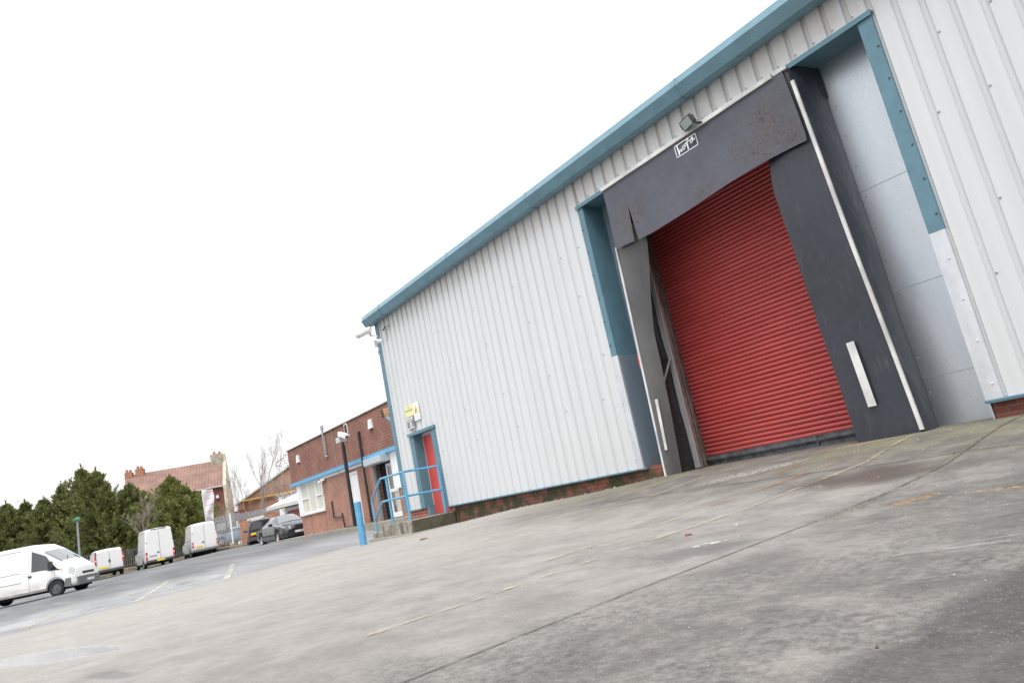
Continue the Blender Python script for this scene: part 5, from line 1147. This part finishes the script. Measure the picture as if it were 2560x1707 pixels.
# bungalow annex
b0 = at(672, 1268, 44); zb_ = -.3
bg = thing('annex_building', 'low brick annex with a pale overhanging roof and white window behind the office', 'annex', (b0.x, b0.y, zb_), az - rad(2))
hz = b0.z - zb_
t = MB(); t.box(1.1, 8, .5, 6, 0, hz - .25); t.build('brick_wall', 'brick_red', bg, world=False)
t = MB(); t.prism([(-.0, -.2, hz - .28), (9, -.2, hz + .02), (9, -.2, hz + .12), (9, 5.8, hz + 1.9), (2.2, 5.8, hz + 1.5), (0, -.2, hz + .06)], (0, .01, 0)) if False else None
t = MB(); t.face([(0, -.2, hz), (9, -.2, hz), (9, 3.4, hz + 1.55), (4.2, 3.4, hz + 1.55)]); t.face([(0, -.2, hz), (4.2, 3.4, hz + 1.55), (4.2, 7, hz), (0, 7, hz)]); t.box(0, 9, -.22, -.201, hz - .2, hz + .01); t.box(-.02, -.001, -.2, 7, hz - .2, hz + .01); t.build('roof', 'grey_roof', bg, world=False)
t = MB(); t.box(.9, 9, .42, .498, hz - .46, hz - .26); t.build('fascia', 'silver_box', bg, world=False)
t = MB(); x0 = 2.9
for x in (x0, x0 + .95, x0 + 1.85): t.box(x, x + .09, .38, .49, .5, hz - .47)
t.box(x0, x0 + 1.9, .385, .485, .5, .6); t.box(x0, x0 + 1.9, .385, .485, hz - .56, hz - .471); t.box(x0, x0 + .95, .385, .485, 1.15, 1.24); wf = t.build('window', 'white_trim', bg, world=False)
t = MB(); t.box(x0 + .04, x0 + 1.88, .44, .45, .55, hz - .5); t.build('pane', 'curtain_cream', wf, world=False)
# distant house at the far left
p_ = at(-10, 1290, 95); fh = thing('far_house', 'pale orange brick house showing faintly behind the leftmost conifers', 'house', (p_.x, p_.y, -.3), rad(80))
t = MB(); t.box(-4, 4.5, 0, 7, 0, 5.2); t.build('wall', 'brick_far', fh, world=False); t = MB(); t.prism([(-4.2, -.3, 5.2), (-4.2, 7.3, 5.2), (-4.2, 3.5, 8.0)], (9, 0, 0)); t.build('roof', 'roof_tile', fh, world=False)

# ------------------------------------------------------------------ trees
def crown(mb, cx, cy, z0, z1, R, seed, n):
    rr = random.Random(seed); H = z1 - z0
    # boughs: each one a drooping-then-rising spray thick with small scales
    nb = int(n / 30); boughs = []
    for k in range(nb):
        t_ = (k + rr.random()) / nb; t_ = t_ ** .92; a = k * 2.39996 + rr.uniform(-.5, .5)
        L_ = R * 1.22 * min(1, ((1 - t_) * 1.15) ** .95) * rr.uniform(.42, 1.3) + .12
        boughs.append((t_, a, L_))
    for t_, a, L_ in boughs:
        zb_ = z0 + H * t_ * .93; ca, sa = math.cos(a), math.sin(a); rise = rr.uniform(.35, .95) + .6 * t_; m = int(n / nb)
        wid = (.15 + .15 * L_ / R) * rr.uniform(.8, 1.2)
        for _ in range(m):
            u = rr.random() ** .6; r = L_ * u; w_ = wid * (1.15 - u) * rr.gauss(0, 1)
            z = zb_ + rise * L_ * (u * u * .75) + (1.1 - u) * rr.gauss(0, .20) - .12 * abs(w_)
            c = Vector((cx + r * ca - sa * w_, cy + r * sa + ca * w_, z))
            out = Vector((ca - sa * w_, sa + ca * w_, .35 + rise * u + rr.uniform(-.3, .5))).normalized(); sz = rr.uniform(.13, .34) * (1 - .2 * t_)
            for q_ in range(3):
                d1 = (out + Vector((rr.uniform(-.7, .7), rr.uniform(-.7, .7), rr.uniform(-.5, .5)))).normalized(); w2 = d1.cross(Vector((rr.uniform(-1, 1), rr.uniform(-1, 1), rr.uniform(-1, 1)))).normalized() * sz * .26
                c0_ = c + Vector((rr.uniform(-.08, .08), rr.uniform(-.08, .08), rr.uniform(-.08, .08)))
                mb.face([c0_ - w2 * .4, c0_ + w2 * .4, c0_ + d1 * sz * .6 + w2 * .8, c0_ + d1 * sz * 1.25, c0_ + d1 * sz * .6 - w2 * .8])
    for _ in range(40):
        z = z1 - rr.uniform(0, .9); a = rr.uniform(0, 6.28); d1 = Vector((math.cos(a) * .5, math.sin(a) * .5, 1)).normalized(); sz = rr.uniform(.15, .32); w2 = d1.orthogonal().normalized() * sz * .2; c0_ = Vector((cx, cy, z))
        mb.face([c0_ - w2, c0_ + w2, c0_ + d1 * sz])
def conifer(px, pytop, pybase, d, R, seed, label, mat='conifer_green', n=3400):
    tp = at(px, pytop, d); bs = at(px, pybase, d); zb_ = gz(tp.x, tp.y)
    o = thing('conifer_tree', label, 'tree', (tp.x, tp.y, zb_), group='conifers behind the parked vans')
    t = MB(); t.tube([(tp.x, tp.y, zb_ - .2), (tp.x, tp.y, zb_ + (tp.z - zb_) * .5), (tp.x, tp.y, tp.z - .4)], [.17, .10, .025], 8)
    rr = random.Random(seed + 99)
    for k in range(14):
        h = lerp(.12, .9, k / 14); a = rr.uniform(0, 6.28); z = lerp(zb_, tp.z, h); r = R * (1 - h) * .7
        t.tube([(tp.x, tp.y, z), (tp.x + r * math.cos(a), tp.y + r * math.sin(a), z + r * .45)], [.04, .012], 5)
    t.build('trunk', 'bark_brown', o)
    t = MB(); crown(t, tp.x, tp.y, zb_ + .15, tp.z + .1, R, seed, n); t.build('crown', mat, o)
TR = [(-45, 1262, 65, 2.7, 'conifer cut by the left edge of the picture, behind the long van'), (14, 1256, 64, 2.6, 'conifer with a rounded top at the far left, above the long van roof'),
      (62, 1250, 66, 2.2, 'thin ragged conifer, second from the left edge'), (108, 1244, 63.5, 2.5, 'shorter pointed conifer left of the lamp post'),
      (152, 1206, 66, 2.3, 'slender conifer on the left flank of the tallest pair'), (202, 1164, 65, 3.1, 'tallest conifer, rising straight above the lamp post'),
      (238, 1172, 63.5, 3.0, 'tall conifer beside the tallest one, above the low white van'), (272, 1228, 63, 2.8, 'lower conifer filling the gap left of the red roof'),
      (322, 1208, 64.5, 2.8, 'conifer in front of the left chimneys of the red-tiled house'), (372, 1246, 63, 2.8, 'low broad conifer behind the bare shrub'),
      (425, 1190, 64.5, 2.9, 'pointed conifer in front of the red tiled roof'), (456, 1216, 63.5, 2.4, 'conifer with its side against the red house, left of the banner'),
      (478, 1296, 62.5, 1.7, 'small bushy conifer between the last two vans')]
for i, (px, pt_, d, R, lab) in enumerate(TR): conifer(px, pt_, 1440, d, R, 11 + i * 7, lab, 'conifer_light' if i in (9, 10, 11, 12) else 'conifer_green', 8600 if R > 2.3 else 6000)
def bare(name, label, base_, h, seed, r0, spread, levels=5, mat='twig', lean=0):
    o = thing(name, label, 'tree', tuple(base_)); tm = MB(); rr = random.Random(seed); tk = MB()
    def grow(p_, d_, L_, r_, lv, mb):
        pts = [p_]; rs = [r_]; dd = d_.copy(); q_ = p_.copy(); n = 4
        r_ = max(r_, .008)
        for i in range(n):
            dd = (dd + Vector((rr.uniform(-.13, .13), rr.uniform(-.13, .13), rr.uniform(-.02, .12)))).normalized(); q_ = q_ + dd * L_ / n; pts.append(q_.copy()); rs.append(r_ * (1 - .45 * (i + 1) / n))
        mb.tube(pts, rs, 5 if lv > 2 else 3, caps=False)
        if lv > 0:
            for k in range(3 if lv > 1 else 4):
                i = rr.randint(1, n); a = rr.uniform(0, 6.28); s_ = rr.uniform(.35, .8) * spread
                nd = (dd + Vector((math.cos(a) * s_, math.sin(a) * s_, rr.uniform(-.05, .35)))).normalized(); grow(pts[i], nd, L_ * rr.uniform(.55, .8), rs[i] * .62, lv - 1, tm)
    grow(Vector(base_), Vector((0, lean, 1)).normalized(), h * .42, r0, levels, tk)
    tk.build('trunk', mat, o); tm.build('twigs', mat, o); return o
p_ = at(655, 1330, 57); bare('bare_tree', 'bare grey tree in front of the brick hall, left of the office', (p_.x, p_.y, -.3), 9.2, 5, .14, .85, 5)
p_ = at(640, 1330, 58); bare('bare_tree', 'thin leaning bare tree beside the grey trunk', (p_.x, p_.y, -.3), 7.2, 9, .07, .8, 5, lean=-.03)
p_ = at(374, 1400, 57.5); bare('bare_shrub', 'leafless pinkish shrub in front of the conifers above the tall vans', (p_.x, p_.y, -.3), 6.6, 21, .09, 1.15, 5)
p_ = at(560, 1330, 60); bare('bare_shrub', 'wispy bare branches over the cream gable and palisade fence', (p_.x, p_.y, -.3), 4.6, 33, .05, 1.2, 4)
p_ = at(722, 1300, 46); o = bare('bare_tree', 'bare twiggy tree with a few dead leaves beside the office corner', (p_.x, p_.y, -.2), 6.6, 41, .07, .8, 5)
t = MB(); rr = random.Random(3)
for _ in range(60):
    c = at(rr.uniform(690, 722), rr.uniform(1135, 1170), 46) ; dd = Vector((rr.uniform(-1, 1), rr.uniform(-1, 1), rr.uniform(-1, 1))).normalized() * .07; e = dd.orthogonal().normalized() * .03; t.face([c - dd, c - e, c + dd, c + e])
t.build('dead_leaves', 'dead_leaf', o)

# ------------------------------------------------------------------ litter
def chunk(name, label, cat, x, y, s_, mat, seed, flat=.5, rz=0, elong=1.0):
    rr = random.Random(seed); bm = bmesh.new(); bmesh.ops.create_icosphere(bm, subdivisions=2, radius=1)
    for v in bm.verts:
        k = 1 + .35 * mnoise.noise(v.co * 1.7 + Vector((seed, 0, 0))); v.co = Vector((v.co.x * s_ * elong * k, v.co.y * s_ * k, v.co.z * s_ * flat * k))
    me = bpy.data.meshes.new(name); bm.to_mesh(me); bm.free(); me.materials.append(MATS[mat]); o = bpy.data.objects.new(name, me); COL.objects.link(o)
    o.location = (x, y, gz(x, y) + s_ * flat * .6); o.rotation_euler = (0, 0, rz); return tag(o, label, cat)
chunk('brick_fragment', 'small red brick fragment on the concrete near the white splash', 'brick fragment', -3.99, 4.44, .018, 'brick_bit', 1, .5, .6, 1.8)
chunk('dead_leaf', 'curled brown leaf lying in front of the concrete platform', 'leaf', -11.9, 6.26, .045, 'dead_leaf', 2, .35, .9, 1.8)
chunk('twig_piece', 'reddish-brown twig lying on the dark patch at lower right', 'twig', -1.21, 2.01, .005, 'bark_brown', 3, .6, 2.0, 2.6)
chunk('pebble', 'white pebble just right of the brick fragment', 'pebble', -3.72, 4.72, .016, 'stone_bit', 4, .6)
rr = random.Random(12); t = MB()
for _ in range(300):
    if rr.random() < .12: x, y = rr.uniform(-16, -8.3), rr.uniform(8.85, 9.04)
    else: x, y = rr.uniform(-5.5, .5), rr.uniform(1.2, 8.6)
    s_ = rr.uniform(.0012, .0035) * (5 if x < -8 else 1 + max(0, y - 2) * .22); z = gz(x, y)
    t.tube([(x, y, z), (x + rr.uniform(-s_, s_) * .5, y, z + s_)], [s_, s_ * .6], 5)
tag(t.build('grit', 'stone_bit'), 'scattered pale grit and small stones over the concrete', 'grit', kind='stuff')
t = MB()
for _ in range(1500):
    k = rr.random()
    if k < .45: x = rr.uniform(-3.4, 1.0); y = 6.9 + rr.gauss(0, .02) - .2 * max(0, (x + 2.8)) * .5
    elif k < .75: x = -2.88 + rr.gauss(0, .012); y = rr.uniform(4.5, 8.8)
    else: x = rr.uniform(-15.2, -8.4); y = 9.02 - abs(rr.gauss(0, .03))
    z = gz(x, y); h = rr.uniform(.002, .009); a = rr.uniform(0, 6.28); dx, dy = math.cos(a) * .004, math.sin(a) * .004
    t.face([(x - dx, y - dy, z), (x + dx, y + dy, z), (x + rr.uniform(-.01, .01), y + rr.uniform(-.01, .01), z + h)])
tag(t.build('moss_tufts', 'conifer_light'), 'tiny green moss and weeds growing in the slab joints and along the wall', 'moss', kind='stuff')

# ------------------------------------------------------------------ sky and sun
world = bpy.data.worlds.new('World'); S.world = world; world.use_nodes = True; nt = world.node_tree
bg = nt.nodes['Background']; sky = nt.nodes.new('ShaderNodeTexSky'); sky.sky_type = 'NISHITA'; sky.sun_disc = False
SUN_EL, SUN_AZ = rad(62), rad(140)
sky.sun_elevation = SUN_EL; sky.sun_rotation = SUN_AZ; sky.air_density = 1; sky.dust_density = 4
hs = nt.nodes.new('ShaderNodeHueSaturation'); hs.inputs['Saturation'].default_value = .12; nt.links.new(sky.outputs[0], hs.inputs['Color'])
mx = nt.nodes.new('ShaderNodeMix'); mx.data_type = 'RGBA'; mx.inputs[0].default_value = .75; nt.links.new(hs.outputs[0], mx.inputs[6]); mx.inputs[7].default_value = (9.6, 9.75, 10.0, 1)
tc = nt.nodes.new('ShaderNodeTexCoord'); sx = nt.nodes.new('ShaderNodeSeparateXYZ'); nt.links.new(tc.outputs['Generated'], sx.inputs[0])
mrr = nt.nodes.new('ShaderNodeMapRange'); mrr.inputs['From Min'].default_value = 0; mrr.inputs['From Max'].default_value = 1; mrr.inputs['To Min'].default_value = .80; mrr.inputs['To Max'].default_value = 1.35; nt.links.new(sx.outputs['Z'], mrr.inputs['Value'])
vm = nt.nodes.new('ShaderNodeVectorMath'); vm.operation = 'SCALE'; nt.links.new(mx.outputs[2], vm.inputs[0]); nt.links.new(mrr.outputs[0], vm.inputs['Scale'])
nt.links.new(vm.outputs[0], bg.inputs['Color']); bg.inputs['Strength'].default_value = .10
sun = bpy.data.objects.new('sun', bpy.data.lights.new('sun', 'SUN')); COL.objects.link(sun)
sun.data.energy = 1.5; sun.data.angle = rad(34); sun.data.color = (1, .97, .93)
sd = Vector((math.sin(SUN_AZ) * math.cos(SUN_EL), math.cos(SUN_AZ) * math.cos(SUN_EL), math.sin(SUN_EL)))
sun.rotation_euler = sd.to_track_quat('Z', 'Y').to_euler()
S.view_settings.view_transform = 'Standard'; S.view_settings.look = 'None'; S.view_settings.gamma = 1
S.view_settings.exposure = .64
S.render.engine = 'CYCLES'
S.cycles.use_denoising = True
